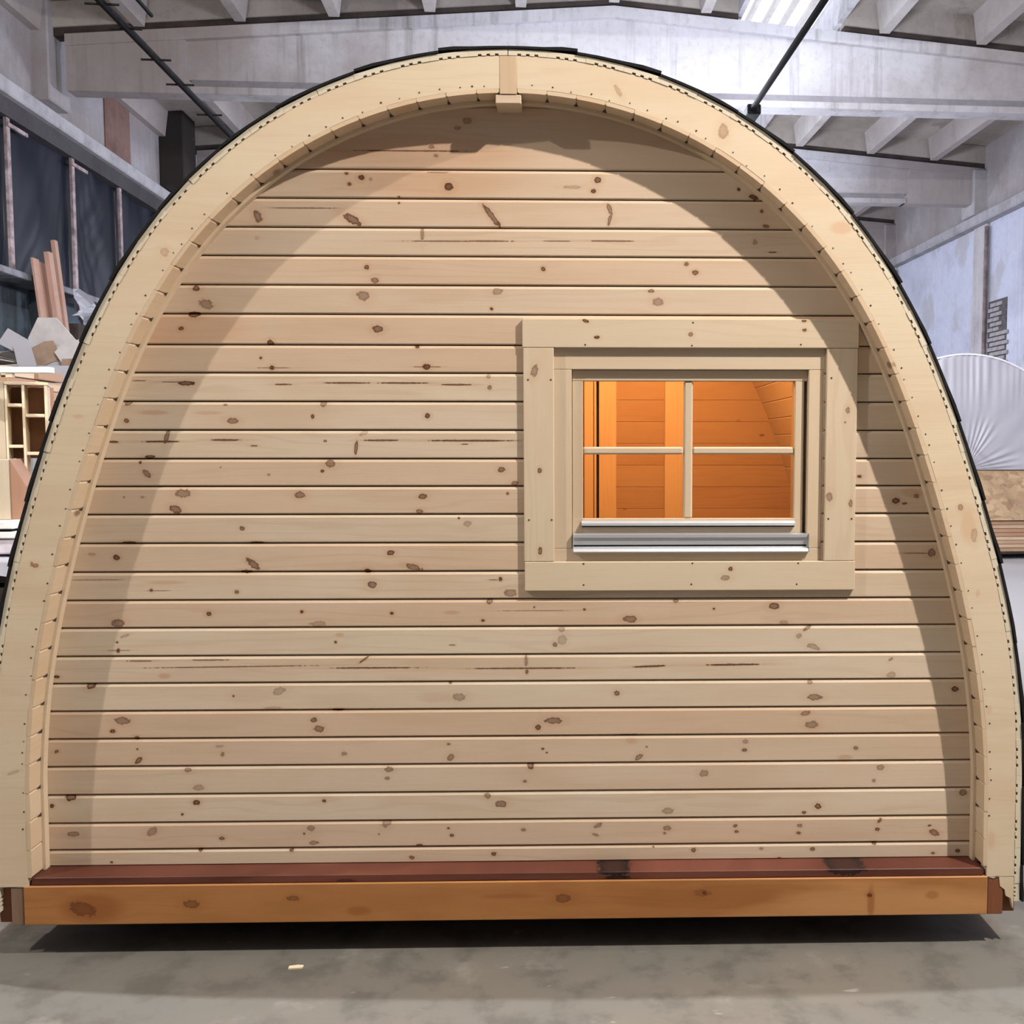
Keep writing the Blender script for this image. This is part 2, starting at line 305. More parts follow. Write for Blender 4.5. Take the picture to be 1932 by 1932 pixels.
# ------------------------------------------------------------ measured knots: x, z, half sizes, darkness, tilt (metres, degrees)
WALL_KNOTS = [
  (-0.656,2.419,0.01,0.0075,0.9,0), (-0.7,2.431,0.0058,0.0042,0.8,0), (-0.692,2.399,0.0067,0.005,0.8,0), (-0.388,2.393,0.0134,0.0109,0.9,0), (-0.627,2.414,0.005,0.005,0.4,0),
  (-0.42,2.436,0.0367,0.002,0.6,0), (-0.973,2.299,0.0217,0.0117,0.6,-70.0), (-0.684,2.292,0.0334,0.0117,0.7,-30.0), (-0.471,2.252,0.005,0.0234,0.5,0), (-0.977,2.235,0.0083,0.0067,0.25,0),
  (-0.643,2.148,0.0067,0.0067,0.8,0), (-0.617,2.109,0.0117,0.0092,0.6,0), (-1.166,2.082,0.0117,0.0083,0.8,0), (-1.137,2.033,0.0217,0.015,0.5,-20.0), (-0.654,2.061,0.02,0.015,0.5,0),
  (-1.175,2.002,0.0184,0.0083,0.8,0), (-0.329,2.591,0.0134,0.01,0.4,0), (-0.36,2.569,0.01,0.0067,0.4,0), (-0.426,2.486,0.0067,0.005,0.5,0), (-0.44,2.513,0.0083,0.0067,0.5,0),
  (-0.511,2.5,0.1669,0.002,0.8,0), (-0.829,2.326,0.1035,0.0017,0.7,0), (-0.541,2.343,0.0033,0.0033,0.8,0), (-0.541,2.362,0.005,0.0025,0.8,0), (0.069,2.417,0.0109,0.01,0.8,0),
  (0.057,2.383,0.0083,0.0067,0.9,0), (-0.011,2.394,0.0301,0.005,0.3,0), (-0.258,2.306,0.0401,0.0083,0.7,-52.0), (0.107,2.327,0.0067,0.02,0.6,20.0), (0.107,2.295,0.005,0.02,0.6,-15.0),
  (-0.267,2.229,0.0735,0.002,0.8,0), (-0.409,2.228,0.1102,0.002,0.7,0), (-0.059,2.23,0.0467,0.0017,0.7,0), (0.121,2.231,0.0684,0.002,0.75,0), (-0.099,2.145,0.0067,0.0067,0.8,0),
  (0.346,2.162,0.0067,0.0067,0.7,0), (0.374,2.136,0.01,0.0075,0.7,0), (-0.242,2.075,0.0167,0.01,0.4,0), (0.237,2.079,0.01,0.0058,0.6,0), (0.257,2.045,0.0167,0.0117,0.45,0),
  (-0.26,2.022,0.005,0.005,0.9,0), (0.507,2.391,0.005,0.005,0.9,0), (0.554,2.366,0.015,0.0067,0.9,-20.0), (0.579,2.324,0.005,0.005,0.8,0), (0.593,2.279,0.0083,0.005,0.7,0),
  (0.559,2.23,0.0067,0.0083,0.4,0), (0.614,2.199,0.0134,0.002,0.8,0), (-1.215,1.959,0.0083,0.0058,0.8,0), (-0.942,1.916,0.01,0.0083,0.85,0), (-0.974,1.87,0.0042,0.0042,0.9,0),
  (-0.94,1.839,0.0075,0.0067,0.95,0), (-0.935,1.839,0.0501,0.0017,0.6,0), (-1.204,1.791,0.0234,0.0067,0.8,0), (-1.231,1.795,0.0451,0.0017,0.7,0), (-0.907,1.788,0.0234,0.0022,0.85,0),
  (-1.349,1.799,0.02,0.002,0.6,0), (-1.384,1.731,0.0117,0.0083,0.6,20.0), (-1.392,1.675,0.0075,0.0067,0.7,0), (-1.087,1.725,0.0058,0.0025,0.7,0), (-1.065,1.675,0.0184,0.0083,0.6,0),
  (-1.139,1.7,0.0501,0.0067,0.2,0), (-0.818,1.689,0.005,0.0058,0.85,0), (-1.307,1.701,0.0451,0.0067,0.25,0), (-1.433,1.61,0.015,0.0033,0.9,0), (-1.289,1.611,0.0601,0.003,0.9,0),
  (-1.269,1.628,0.0067,0.0234,0.65,-15.0), (-1.089,1.616,0.0467,0.003,0.85,0), (-1.001,1.598,0.01,0.0025,0.7,0), (-1.323,1.564,0.015,0.005,0.8,0), (-1.353,1.546,0.0042,0.0042,0.9,0),
  (-0.612,1.959,0.0159,0.0117,0.7,0), (-0.491,1.905,0.0067,0.005,0.95,0), (-0.462,1.843,0.0117,0.0092,0.9,0), (-0.462,1.843,0.0451,0.0017,0.6,0), (-0.714,1.793,0.0701,0.0025,0.85,0),
  (-0.537,1.793,0.0701,0.0025,0.85,0), (-0.371,1.788,0.0484,0.0025,0.85,0), (-0.272,1.814,0.0067,0.0067,0.4,0), (-0.267,1.78,0.0067,0.0067,0.6,0), (-0.784,1.729,0.0109,0.01,0.55,0),
  (-0.462,1.691,0.0083,0.0075,0.85,0), (-0.685,1.592,0.005,0.02,0.7,-8.0), (-0.605,1.615,0.0568,0.0027,0.85,0), (-0.325,1.614,0.1336,0.0027,0.9,0), (-0.346,1.603,0.01,0.0017,0.8,0),
  (-0.781,1.613,0.005,0.0033,0.7,0), (-0.661,1.638,0.0134,0.0067,0.3,25.0), (-0.765,1.542,0.0167,0.0125,0.6,0), (-1.334,1.511,0.015,0.0083,0.6,-40.0), (-1.224,1.45,0.0234,0.0134,0.5,0),
  (-1.249,1.4,0.0184,0.0117,0.65,-15.0), (-1.407,1.438,0.0033,0.0033,0.6,0), (-1.349,1.438,0.0067,0.0033,0.4,0), (-1.044,1.34,0.0083,0.0067,0.7,0), (-1.396,1.296,0.0217,0.0042,0.95,0),
  (-1.0,1.296,0.02,0.0033,0.95,0), (-1.436,1.249,0.01,0.0083,0.85,0), (-1.014,1.228,0.0234,0.01,0.65,-40.0), (-1.034,1.204,0.02,0.005,0.8,0), (-1.512,1.259,0.0117,0.005,0.3,0),
  (-1.331,1.145,0.005,0.005,0.8,0), (-1.311,1.144,0.0451,0.0015,0.5,0), (-1.065,1.139,0.0067,0.0058,0.7,0), (-1.106,1.531,0.0025,0.0025,0.6,0), (-0.958,1.508,0.005,0.0033,0.5,0),
  (-1.505,1.179,0.0801,0.0022,0.45,0), (-1.285,1.17,0.0668,0.0067,0.2,0), (-0.791,1.519,0.0058,0.0058,0.8,0), (-0.232,1.523,0.0109,0.0083,0.7,0), (-0.191,1.481,0.01,0.0067,0.6,0),
  (-0.862,1.444,0.0167,0.0109,0.6,0), (-0.479,1.439,0.015,0.0083,0.7,0), (-0.491,1.392,0.0117,0.0067,0.6,0), (-0.213,1.448,0.0042,0.0042,0.7,0), (-0.367,1.371,0.0033,0.0033,1.0,0),
  (-0.34,1.353,0.0117,0.01,0.35,0), (-0.582,1.262,0.0117,0.0083,0.75,0), (-0.511,1.216,0.0267,0.0083,0.6,-15.0), (-0.655,1.205,0.01,0.0067,0.95,0), (-0.642,1.161,0.015,0.0109,0.65,0),
  (-0.238,1.178,0.0058,0.0058,0.9,0), (-0.258,1.175,0.0167,0.0015,0.7,0), (-0.207,1.133,0.02,0.0117,0.5,0), (-0.272,1.107,0.01,0.0083,0.6,0), (-1.155,1.07,0.0092,0.0067,0.8,0),
  (-1.438,1.042,0.0217,0.0117,0.6,0), (-1.441,0.954,0.005,0.0067,0.9,0), (-1.436,0.955,0.0351,0.0017,0.5,0), (-1.443,0.981,0.0042,0.0033,0.9,0), (-1.418,1.001,0.015,0.0042,0.3,20.0),
  (-1.372,0.921,0.0401,0.0025,0.6,0), (-1.154,0.923,0.0568,0.0027,0.6,0), (-1.083,0.901,0.2504,0.0017,0.75,0.5), (-1.299,0.872,0.02,0.0083,0.25,-20.0), (-1.636,0.872,0.01,0.005,0.9,0),
  (-1.53,0.844,0.015,0.0117,0.7,30.0), (-0.94,0.822,0.02,0.0117,0.35,15.0), (-1.084,0.807,0.0033,0.0033,0.8,0), (-1.436,0.73,0.0234,0.0117,0.55,0), (-1.466,0.696,0.0083,0.0067,0.85,0),
  (-1.392,0.674,0.0083,0.0067,0.7,0), (-0.959,0.767,0.0267,0.005,0.3,0), (-1.04,0.809,0.0668,0.0234,0.1,0), (-0.864,1.075,0.0058,0.005,0.9,0), (-0.812,1.037,0.0267,0.0083,0.35,0),
  (-0.582,1.069,0.0058,0.005,0.95,0), (-0.393,1.071,0.0284,0.0067,0.25,0), (-0.294,1.045,0.0058,0.0042,0.9,0), (-0.131,1.087,0.0033,0.0033,0.8,0), (-0.128,1.076,0.1119,0.0015,0.5,0),
  (-0.76,0.978,0.0042,0.0042,0.9,0), (-0.747,1.001,0.015,0.0067,0.25,0), (-0.392,0.967,0.0083,0.0022,0.6,0), (-0.045,1.015,0.0117,0.0083,0.4,0), (-0.043,0.981,0.015,0.015,0.3,0),
  (-0.066,0.967,0.0067,0.0067,0.6,0), (-0.638,0.895,0.1369,0.0023,0.85,0), (-0.672,0.921,0.0184,0.0033,0.7,35.0), (-0.168,0.891,0.1736,0.0023,0.85,0), (-0.158,0.916,0.005,0.02,0.5,0),
  (-0.156,0.88,0.005,0.0067,0.7,0), (-0.371,0.799,0.0217,0.0117,0.4,0), (-0.45,0.798,0.0584,0.0167,0.12,0), (-0.4,0.846,0.005,0.005,0.7,0), (-0.756,0.761,0.02,0.0042,1.0,0),
  (-0.832,0.728,0.01,0.0075,0.7,0), (-0.817,0.699,0.0159,0.01,0.6,0), (-0.121,0.7,0.0083,0.0083,0.8,0), (-0.072,0.721,0.0267,0.01,0.6,0), (0.028,1.079,0.0042,0.0033,0.9,0),
  (0.172,1.048,0.02,0.0117,0.6,0), (0.318,1.106,0.01,0.0058,0.6,0), (0.44,1.08,0.0042,0.0033,0.9,0), (0.632,1.087,0.0159,0.0109,0.7,0), (0.665,1.035,0.0134,0.0067,0.35,0),
  (0.74,1.016,0.0134,0.005,0.6,30.0), (0.714,0.991,0.0083,0.0083,0.4,0), (0.76,0.956,0.0217,0.0083,0.4,-20.0), (0.231,0.895,0.0568,0.003,0.9,2.0), (0.505,0.899,0.0885,0.003,0.9,0.5),
  (1.011,0.913,0.0083,0.0042,0.5,40.0), (1.015,0.863,0.015,0.01,0.3,0), (0.131,0.809,0.01,0.0083,0.7,0), (0.752,0.841,0.0083,0.0067,0.5,0), (0.768,0.792,0.0234,0.01,0.55,0),
  (1.223,0.815,0.0117,0.0083,0.8,0), (0.739,0.739,0.015,0.0075,0.5,10.0), (0.76,0.702,0.02,0.0125,0.5,0), (0.169,0.673,0.0301,0.0025,0.9,0), (-1.644,0.632,0.0075,0.005,0.7,20.0),
  (-1.391,0.638,0.0033,0.0033,0.8,0), (-1.388,0.601,0.0134,0.0083,0.7,50.0), (-1.131,0.645,0.0134,0.005,0.3,0), (-1.123,0.619,0.0058,0.0067,0.55,0), (-1.233,0.569,0.0117,0.0075,0.5,0),
  (-1.201,0.512,0.0184,0.01,0.35,0), (-1.606,0.483,0.0167,0.0109,0.75,0), (-1.665,0.456,0.0067,0.0058,0.9,0), (-1.21,0.463,0.0109,0.0083,0.85,0), (-1.256,0.425,0.005,0.0042,0.9,0),
  (-0.805,0.465,0.0058,0.005,0.9,0), (-1.353,0.369,0.02,0.0117,0.45,25.0), (-1.601,0.363,0.0217,0.0083,0.5,0), (-1.132,0.345,0.0083,0.0058,0.7,0), (-0.849,0.375,0.0134,0.0083,0.5,0),
  (-0.871,0.358,0.003,0.0033,0.8,0), (-0.842,0.328,0.015,0.0067,0.5,0), (-1.202,0.308,0.0067,0.0058,0.8,0), (-0.912,0.304,0.0067,0.005,0.8,0), (-1.484,0.27,0.005,0.0042,0.8,0),
  (-0.74,0.618,0.0083,0.0067,0.5,0), (-0.407,0.647,0.0058,0.0042,0.6,0), (-0.401,0.604,0.0134,0.01,0.55,40.0), (-0.106,0.629,0.005,0.0033,0.9,0), (-0.093,0.617,0.0033,0.0025,0.9,0),
  (-0.146,0.574,0.01,0.0109,0.7,0), (-0.165,0.523,0.0067,0.005,0.6,0), (-0.597,0.566,0.0134,0.0092,0.55,0), (-0.604,0.537,0.0083,0.0058,0.55,0), (-0.284,0.477,0.01,0.0083,0.55,0),
  (-0.241,0.45,0.02,0.0109,0.6,0), (-0.607,0.392,0.0184,0.0117,0.45,50.0), (-0.41,0.371,0.005,0.0033,0.8,0), (-0.4,0.348,0.0067,0.005,0.8,0), (-0.169,0.364,0.0083,0.0058,0.55,0),
  (0.07,0.375,0.0134,0.0075,0.5,30.0), (0.063,0.345,0.01,0.005,0.5,-25.0), (-0.633,0.354,0.0033,0.0025,0.7,0), (-0.529,0.276,0.0083,0.0058,0.7,0), (-0.504,0.317,0.01,0.0033,0.8,0),
  (-0.265,0.285,0.0083,0.0058,0.8,0), (0.179,0.653,0.0234,0.0117,0.2,0), (0.202,0.599,0.015,0.0083,0.55,35.0), (0.227,0.633,0.0033,0.0025,0.7,0), (0.545,0.648,0.01,0.0067,0.4,0),
  (0.543,0.62,0.0083,0.0058,0.7,0), (0.904,0.624,0.0075,0.0058,0.6,0), (0.87,0.593,0.0234,0.0083,0.25,0), (0.412,0.545,0.015,0.01,0.45,0), (0.986,0.559,0.0134,0.0083,0.45,0),
  (0.965,0.516,0.005,0.005,0.5,0), (0.296,0.422,0.02,0.01,0.4,0), (0.783,0.433,0.0109,0.0083,0.75,0), (0.739,0.412,0.0067,0.0042,0.8,0), (0.294,0.365,0.0117,0.0083,0.5,0),
  (0.286,0.348,0.005,0.0042,0.6,0), (0.515,0.37,0.0067,0.005,0.7,0), (0.519,0.351,0.0067,0.005,0.7,0), (0.726,0.369,0.0083,0.0058,0.55,0), (0.721,0.345,0.0075,0.005,0.7,0),
  (0.987,0.384,0.01,0.005,0.7,50.0), (0.979,0.354,0.0075,0.0058,0.75,0), (1.15,0.365,0.0058,0.0033,0.8,0), (1.165,0.341,0.0167,0.01,0.6,-30.0), (0.381,0.291,0.0083,0.0067,0.7,0),
  (0.6,0.294,0.0067,0.0042,0.5,0), (0.768,0.29,0.0075,0.0058,0.7,0), (0.659,0.26,0.0083,0.0042,0.8,0), (0.97,0.309,0.0083,0.0067,0.7,0), (1.163,0.273,0.0075,0.0042,0.7,0),
  (1.244,0.28,0.0067,0.0058,0.8,0), (1.257,0.474,0.0134,0.01,0.6,0), (0.25,0.303,0.0033,0.0025,0.7,0), (0.9,1.501,0.0067,0.005,0.9,0), (1.017,1.424,0.0117,0.0083,0.8,0),
  (1.045,1.415,0.0067,0.0033,0.8,0), (1.083,1.439,0.0083,0.0067,0.6,0), (1.068,1.449,0.0301,0.0134,0.2,0), (1.137,1.258,0.0134,0.0134,0.6,0), (1.092,1.256,0.0501,0.002,0.6,0),
]
CASING_KNOTS = [
  (0.068,1.934,0.0083,0.005,0.9,0), (0.359,1.944,0.0083,0.0066,0.6,0), (0.032,1.984,0.01,0.005,0.8,-20.0), (0.713,1.986,0.0083,0.0041,0.8,0), (0.715,1.958,0.0066,0.005,0.8,0),
  (-0.127,1.829,0.01,0.0199,0.5,15.0), (-0.112,1.521,0.0066,0.0083,0.7,0), (-0.111,1.268,0.0066,0.0116,0.7,0), (0.855,1.709,0.0066,0.01,0.5,0), (0.801,1.437,0.01,0.0149,0.5,0),
  (0.869,1.416,0.0066,0.0116,0.55,0), (0.847,1.671,0.0033,0.0033,0.6,0), (0.49,1.209,0.0075,0.0066,0.8,0), (0.473,1.181,0.0149,0.0083,0.45,0),
]
ARCH_KNOTS = [
  (0.445,2.538,0.0146,0.0227,0.45,0), (0.129,2.653,0.0065,0.0194,0.35,30.0), (0.805,2.256,0.0324,0.0178,0.25,20.0), (1.191,1.408,0.0081,0.0097,0.6,0), (1.215,1.354,0.0227,0.0486,0.2,40.0),
  (1.236,1.321,0.0097,0.0227,0.35,0), (-1.224,2.174,0.013,0.013,0.3,0), (-1.495,1.686,0.0162,0.0065,0.25,20.0), (-1.65,1.239,0.0049,0.0065,0.7,0), (-1.639,1.235,0.0081,0.0065,0.7,0),
  (-1.732,0.594,0.0194,0.0049,0.3,20.0), (1.316,0.351,0.013,0.0259,0.2,0), (1.297,0.769,0.0097,0.013,0.2,0), (-0.134,2.546,0.0049,0.0049,0.0,0), (1.252,1.139,0.0081,0.013,0.25,0),
]
CASING_NAILS = [(-0.147, 1.803), (-0.076, 1.803), (0.031, 1.911), (0.363, 1.909), (0.704, 1.913), (0.366, 1.98), (0.802, 1.81), (-0.146, 1.366), (-0.075, 1.366), (0.799, 1.368), (0.873, 1.368), (0.025, 1.227), (0.369, 1.228), (0.705, 1.227), (0.025, 1.16), (0.366, 1.161), (0.701, 1.16)]

# ============================================================ THE HALL
M_floor, nt, b = new_mat('worn_concrete_floor')
tc = nd(nt, 'ShaderNodeTexCoord'); P = tc.outputs['Object']
n1 = noise(nt, P, 0.9, 6, 0.6); n2 = noise(nt, P, 6.0, 6, 0.65); n3 = noise(nt, P, 40.0, 4, 0.6)
c = mixc(nt, maprange(nt, n1, 0.35, 0.68, 0, 1), (0.150, 0.136, 0.115), (0.125, 0.124, 0.112))
c = mixc(nt, maprange(nt, n2, 0.46, 0.66, 0, 0.75), c, (0.085, 0.080, 0.070))
c = mixc(nt, maprange(nt, noise(nt, P, 3.2, 5, 0.7), 0.56, 0.70, 0, 0.6), c, (0.22, 0.21, 0.19))
c = mixc(nt, maprange(nt, n3, 0.6, 0.8, 0, 0.3), c, (0.10, 0.10, 0.09))
sc = noise(nt, scaled(nt, P, (7, 24, 1)), 1.0, 3, 0.6)
c = mixc(nt, maprange(nt, sc, 0.68, 0.74, 0, 0.6), c, (0.32, 0.31, 0.29))
# floor colour lightens into the hall, standing in for reflected light
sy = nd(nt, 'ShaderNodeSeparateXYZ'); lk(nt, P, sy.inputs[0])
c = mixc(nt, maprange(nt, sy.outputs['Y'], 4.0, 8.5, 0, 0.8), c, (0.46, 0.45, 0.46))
lk(nt, c, b.inputs['Base Color']); b.inputs['Roughness'].default_value = 0.55; b.inputs['Specular IOR Level'].default_value = 0.35
bp = nd(nt, 'ShaderNodeBump'); bp.inputs['Strength'].default_value = 0.25; bp.inputs['Distance'].default_value = 0.004
lk(nt, n2, bp.inputs['Height']); lk(nt, bp.outputs[0], b.inputs['Normal'])

M_wall = plaster('whitewashed_wall', (0.50, 0.50, 0.545), (0.30, 0.27, 0.26), 0.6, 0.35, 0.5, (0.27, 0.25, 0.25), 0.5)
M_wall_blue = plaster('bluish_lower_wall', (0.54, 0.56, 0.68), (0.36, 0.36, 0.42), 0.6, 0.3, 0.8, (0.40, 0.38, 0.39), 0.6)
M_wall_dark = plaster('grey_green_lower_wall', (0.13, 0.16, 0.19), (0.07, 0.08, 0.09), 0.8, 0.3, 0.8, (0.25, 0.30, 0.36), 0.5)
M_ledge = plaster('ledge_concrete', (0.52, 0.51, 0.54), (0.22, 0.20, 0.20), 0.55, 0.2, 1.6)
M_ledge_dark = plaster('ledge_underside_shade', (0.10, 0.095, 0.10), (0.05, 0.045, 0.045), 0.5, 0.2, 1.2)  # shade under the ledge put into a dark colour
M_girder = plaster('whitewashed_girder', (0.62, 0.62, 0.66), (0.34, 0.30, 0.29), 0.45, 0.75, 0.35)
M_rib = plaster('whitewashed_roof_rib', (0.58, 0.55, 0.54), (0.36, 0.31, 0.28), 0.5, 0.2, 0.9)
M_slab = plaster('stained_roof_slab', (0.46, 0.42, 0.385), (0.26, 0.225, 0.195), 0.7, 0.1, 0.55, (0.20, 0.17, 0.15), 0.5)
M_end = plain('dark_bearing_joint', (0.055, 0.042, 0.038), 0.95, 0, 0.3, 3)
M_gap = plain('dark_mortar_gap', (0.035, 0.028, 0.026), 0.95)
M_rust = plaster('brown_stained_concrete', (0.26, 0.16, 0.14), (0.13, 0.08, 0.07), 0.7, 0.4, 1.5)
M_film, nt, b = new_mat('navy_plastic_film')
tc = nd(nt, 'ShaderNodeTexCoord')
c = mixc(nt, noise(nt, tc.outputs['Object'], 0.8, 4), (0.007, 0.009, 0.017), (0.017, 0.021, 0.035))
lk(nt, c, b.inputs['Base Color']); b.inputs['Roughness'].default_value = 0.45; b.inputs['Specular IOR Level'].default_value = 0.22
M_lath = plain('pinkish_weathered_lath', (0.40, 0.32, 0.33), 0.8, 0, 0.35, 9)

def eaves_stain(m, amt=0.8, x0=3.2, x1=7.4, col=(0.30, 0.25, 0.235)):
    nt = m.node_tree; b = nt.nodes['Principled BSDF']; src = b.inputs['Base Color'].links[0].from_socket
    tc = nd(nt, 'ShaderNodeTexCoord'); sx = nd(nt, 'ShaderNodeSeparateXYZ'); lk(nt, tc.outputs['Object'], sx.inputs[0])
    d = mathn(nt, 'ADD', mathn(nt, 'ABSOLUTE', mathn(nt, 'SUBTRACT', sx.outputs['X'], 1.25)), mathn(nt, 'MULTIPLY', mathn(nt, 'SUBTRACT', noise(nt, tc.outputs['Object'], 0.7, 5, 0.6), 0.5), 7.0))
    lk(nt, mixc(nt, maprange(nt, d, x0, x1, 0, amt), src, col), b.inputs['Base Color'])
eaves_stain(M_girder, 0.75); eaves_stain(M_wall, 0.75, 5.0, 9.5, (0.27, 0.225, 0.21)); eaves_stain(M_rib, 0.5)
floor = struct(inhall(MB().box(-9, 12, -6, 38, -0.2, 0.0).build('floor', M_floor)))

# ---- side wall on the left: dark lower wall, film covered window band, ledge, upper wall with pilasters
LX, RX = -6.95, 9.5
ZB, ZL0, ZL1, ZT = 3.86, 6.20, 6.40, 9.0
wl = struct(inhall(MB().box(LX-0.45, LX-0.15, -6, 38, 0, ZB-0.06).build('wall_left', M_wall_dark)))
MB().box(LX-0.45, LX+0.05, -6, 38, ZL1, ZT).build('upper_wall', M_wall, wl)
MB().box(LX-0.2, LX+0.12, -6, 38, ZL0+0.02, ZL1+0.03, 0.02).build('ledge', M_ledge, wl)
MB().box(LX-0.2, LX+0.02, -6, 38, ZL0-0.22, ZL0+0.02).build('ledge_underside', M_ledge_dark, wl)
for yy in (14.9, 20.4, 25.5, 30.7):
    MB().box(LX-0.2, LX+0.28, yy-0.32, yy+0.32, ZL1+0.03, ZT, 0.02).build('pilaster', M_wall, wl)
    MB().box(LX-0.2, LX+0.10, yy-0.24, yy+0.24, 0, ZB-0.07, 0.01).build('pier', M_wall_dark, wl)
MB().box(LX+0.04, LX+0.075, 16.9, 17.9, ZL1+0.05, 7.9).build('brown_stain_patch', M_rust, wl)
# dark wall niche near the rear left
MB().box(LX+0.05, LX+0.5, 19.3, 20.0, 6.45, 8.0, 0.02).build('dark_vent_box', M_gap, wl)

win = struct(inhall(MB().box(LX-0.22, LX+0.27, -6, 38, ZB-0.06, ZB+0.03, 0.01).build('window_1', plain('grey_sill', (0.20, 0.20, 0.22), 0.8, 0, 0.4, 4))))
def film_bay(y0, y1):
    nx, nz = 34, 44; v = []; f = []
    rs = random.random()*50
    for j in range(nz+1):
        for i in range(nx+1):
            u, w = i/nx, j/nz
            y = y0 + (y1-y0)*u; z = ZB + (ZL0 - ZB - 0.1)*w
            # loose film sags in slanting and hooked folds between its laths
            d = 0.03*math.sin(6.5*u + 5*w + rs)*math.sin(PI*u) + 0.014*math.sin(19*u - 11*w + 2.3*math.sin(5*w+rs))*math.sin(PI*u) + 0.006*math.sin(37*u + 23*w*math.sin(3*u+rs))
            v.append((LX-0.12 + d, y, z))
    for j in range(nz):
        for i in range(nx):
            a = j*(nx+1)+i; f.append((a, a+1, a+nx+2, a+nx+1))
    mesh('film_sheet', v, f, M_film, win, smooth=True)
lath_y = [3.5, 5.2, 7.0, 8.7, 10.48, 12.25, 14.01, 15.89, 17.64, 19.41, 21.2, 23.0, 24.8, 26.6, 28.4, 30.2, 32.0, 33.8, 35.6, 37.4]
for i, yy in enumerate(lath_y):
    MB().box(LX-0.06, LX-0.01, yy-0.045, yy+0.04, ZB+0.04, ZL0-0.2, 0.006).build('lath', M_lath, win)
    if i: film_bay(lath_y[i-1], yy)
for yy in (14.25, 16.1, 19.6):
    MB().box(LX-0.01, LX+0.02, yy-0.30, yy+0.22, ZL0-0.34, ZL0-0.29, 0.0, Matrix.Identity(4)).build('short_lath', M_lath, win)

# ---- side wall on the right
wr = struct(inhall(MB().box(RX, RX+0.4, -6, 38, 0, ZL0).build('wall_right', M_wall_blue)))
MB().box(RX-0.02, RX+0.4, -6, 38, ZL0, ZT).build('upper_wall', M_wall, wr)
MB().box(RX-0.22, RX+0.1, -6, 38, ZL0-0.02, ZL1, 0.03).build('ledge', plaster('grey_ledge', (0.40, 0.39, 0.42), (0.2, 0.18, 0.18), 0.6, 0.3, 1.2), wr)
for yy in (14.9, 20.4, 25.5, 30.7):
    MB().box(RX-0.30, RX+0.1, yy-0.28, yy+0.30, ZL0+0.18, 7.3, 0.02).build('pilaster', M_wall, wr)
    MB().box(RX-0.06, RX+0.1, yy-0.42, yy+0.20, 0, ZL0-0.02, 0.01).build('pier', plaster('worn_pier', (0.50, 0.48, 0.50), (0.30, 0.27, 0.27), 0.7, 0.6, 1.0), wr)
    MB().tube((RX-0.09, yy-0.46, 0), (RX-0.09, yy-0.46, ZL0-0.1), 0.04, 10).build('downpipe', plain('rusty_downpipe', (0.20, 0.16, 0.16), 0.8, 0, 0.4, 5), wr)
# fallen plaster shows the bricks
M_brick = plaster('bare_grey_brick', (0.36, 0.34, 0.36), (0.20, 0.18, 0.18), 0.6, 0.2, 4)
bk = MB().box(RX-0.012, RX+0.05, 19.14, 19.92, 3.1, 4.55).build('bare_brick_bed', plain('dark_mortar', (0.10, 0.09, 0.095), 0.95, 0, 0.3, 12), wr)
zz = 3.12; r = 0
BR = MB().box(-0.02, 0.012, -0.12, 0.12, 0, 0.075, 0.004)
bmesh0 = None
while zz < 4.5:
    n = 3 if zz < 3.9 else 2
    for k in range(n):
        yy = 19.80 - k*0.255 - (0.12 if r % 2 else 0)
        if bmesh0 is None:
            o = BR.build('brick', M_brick, bk); bmesh0 = o.data
        else: o = link(bpy.data.objects.new('brick', bmesh0), bk)
        o.location = (RX-0.018 - 0.006*random.random(), yy, zz)
    zz += 0.1; r += 1
wb = struct(inhall(MB().box(LX-0.45, RX+0.4, 38, 38.3, 0, ZT+0.5).build('wall_back', M_wall)))

# ---- roof: slabs on two shallow slopes, downstand ribs, girders across, a skylight strip
AX = 1.25                                   # ridge line
def roofz(x): return 8.43 - 0.080*abs(x-AX)
SK = (3.15, 4.65)                           # skylight strip right of the ridge
gy = [8.6, 14.7, 20.2, 25.3, 30.5]
ceil = struct(inhall(MB().prism([(LX-0.45, roofz(LX)+0.0), (AX, roofz(AX)), (AX, roofz(AX)+0.2), (LX-0.45, roofz(LX)+0.2)], -6, 38).build('ceiling', M_slab)))
MB().prism([(AX, roofz(AX)), (SK[0], roofz(SK[0])), (SK[0], roofz(SK[0])+0.2), (AX, roofz(AX)+0.2)], -6, 38).build('roof_slab', M_slab, ceil)
MB().prism([(SK[1], roofz(SK[1])), (RX+0.4, roofz(RX)), (RX+0.4, roofz(RX)+0.2), (SK[1], roofz(SK[1])+0.2)], -6, 38).build('roof_slab', M_slab, ceil)
# glazed strip
skl = struct(inhall(MB().box(SK[0]-0.05, SK[0]+0.03, -6, 38, 7.95, 8.75).build('window_2', M_girder)))
MB().box(SK[1]-0.03, SK[1]+0.05, -6, 38, 7.90, 8.75).build('curb', M_girder, skl)
M_pane, nt, b = new_mat('milky_skylight_pane')
nt.nodes.remove(b)
em = nd(nt, 'ShaderNodeEmission'); em.inputs[0].default_value = (0.88, 0.94, 1.0, 1); em.inputs[1].default_value = 1.6
lk(nt, em.outputs[0], nt.nodes['Material Output'].inputs[0])
n_ = 5; w_ = (SK[1]-SK[0]-0.06)/n_
for k in range(n_):
    for j in range(11):
        y0 = -5.9+4.0*j
        MB().box(SK[0]+0.03+w_*k+0.03, SK[0]+0.03+w_*(k+1)-0.03, y0+0.04, min(y0+3.96, 37.9), 8.35, 8.37).build('pane', M_pane, skl)
    MB().box(SK[0]+0.03+w_*k-0.028, SK[0]+0.03+w_*k+0.028, -5.9, 37.9, 8.25, 8.42).build('glazing_bar', M_rib, skl)
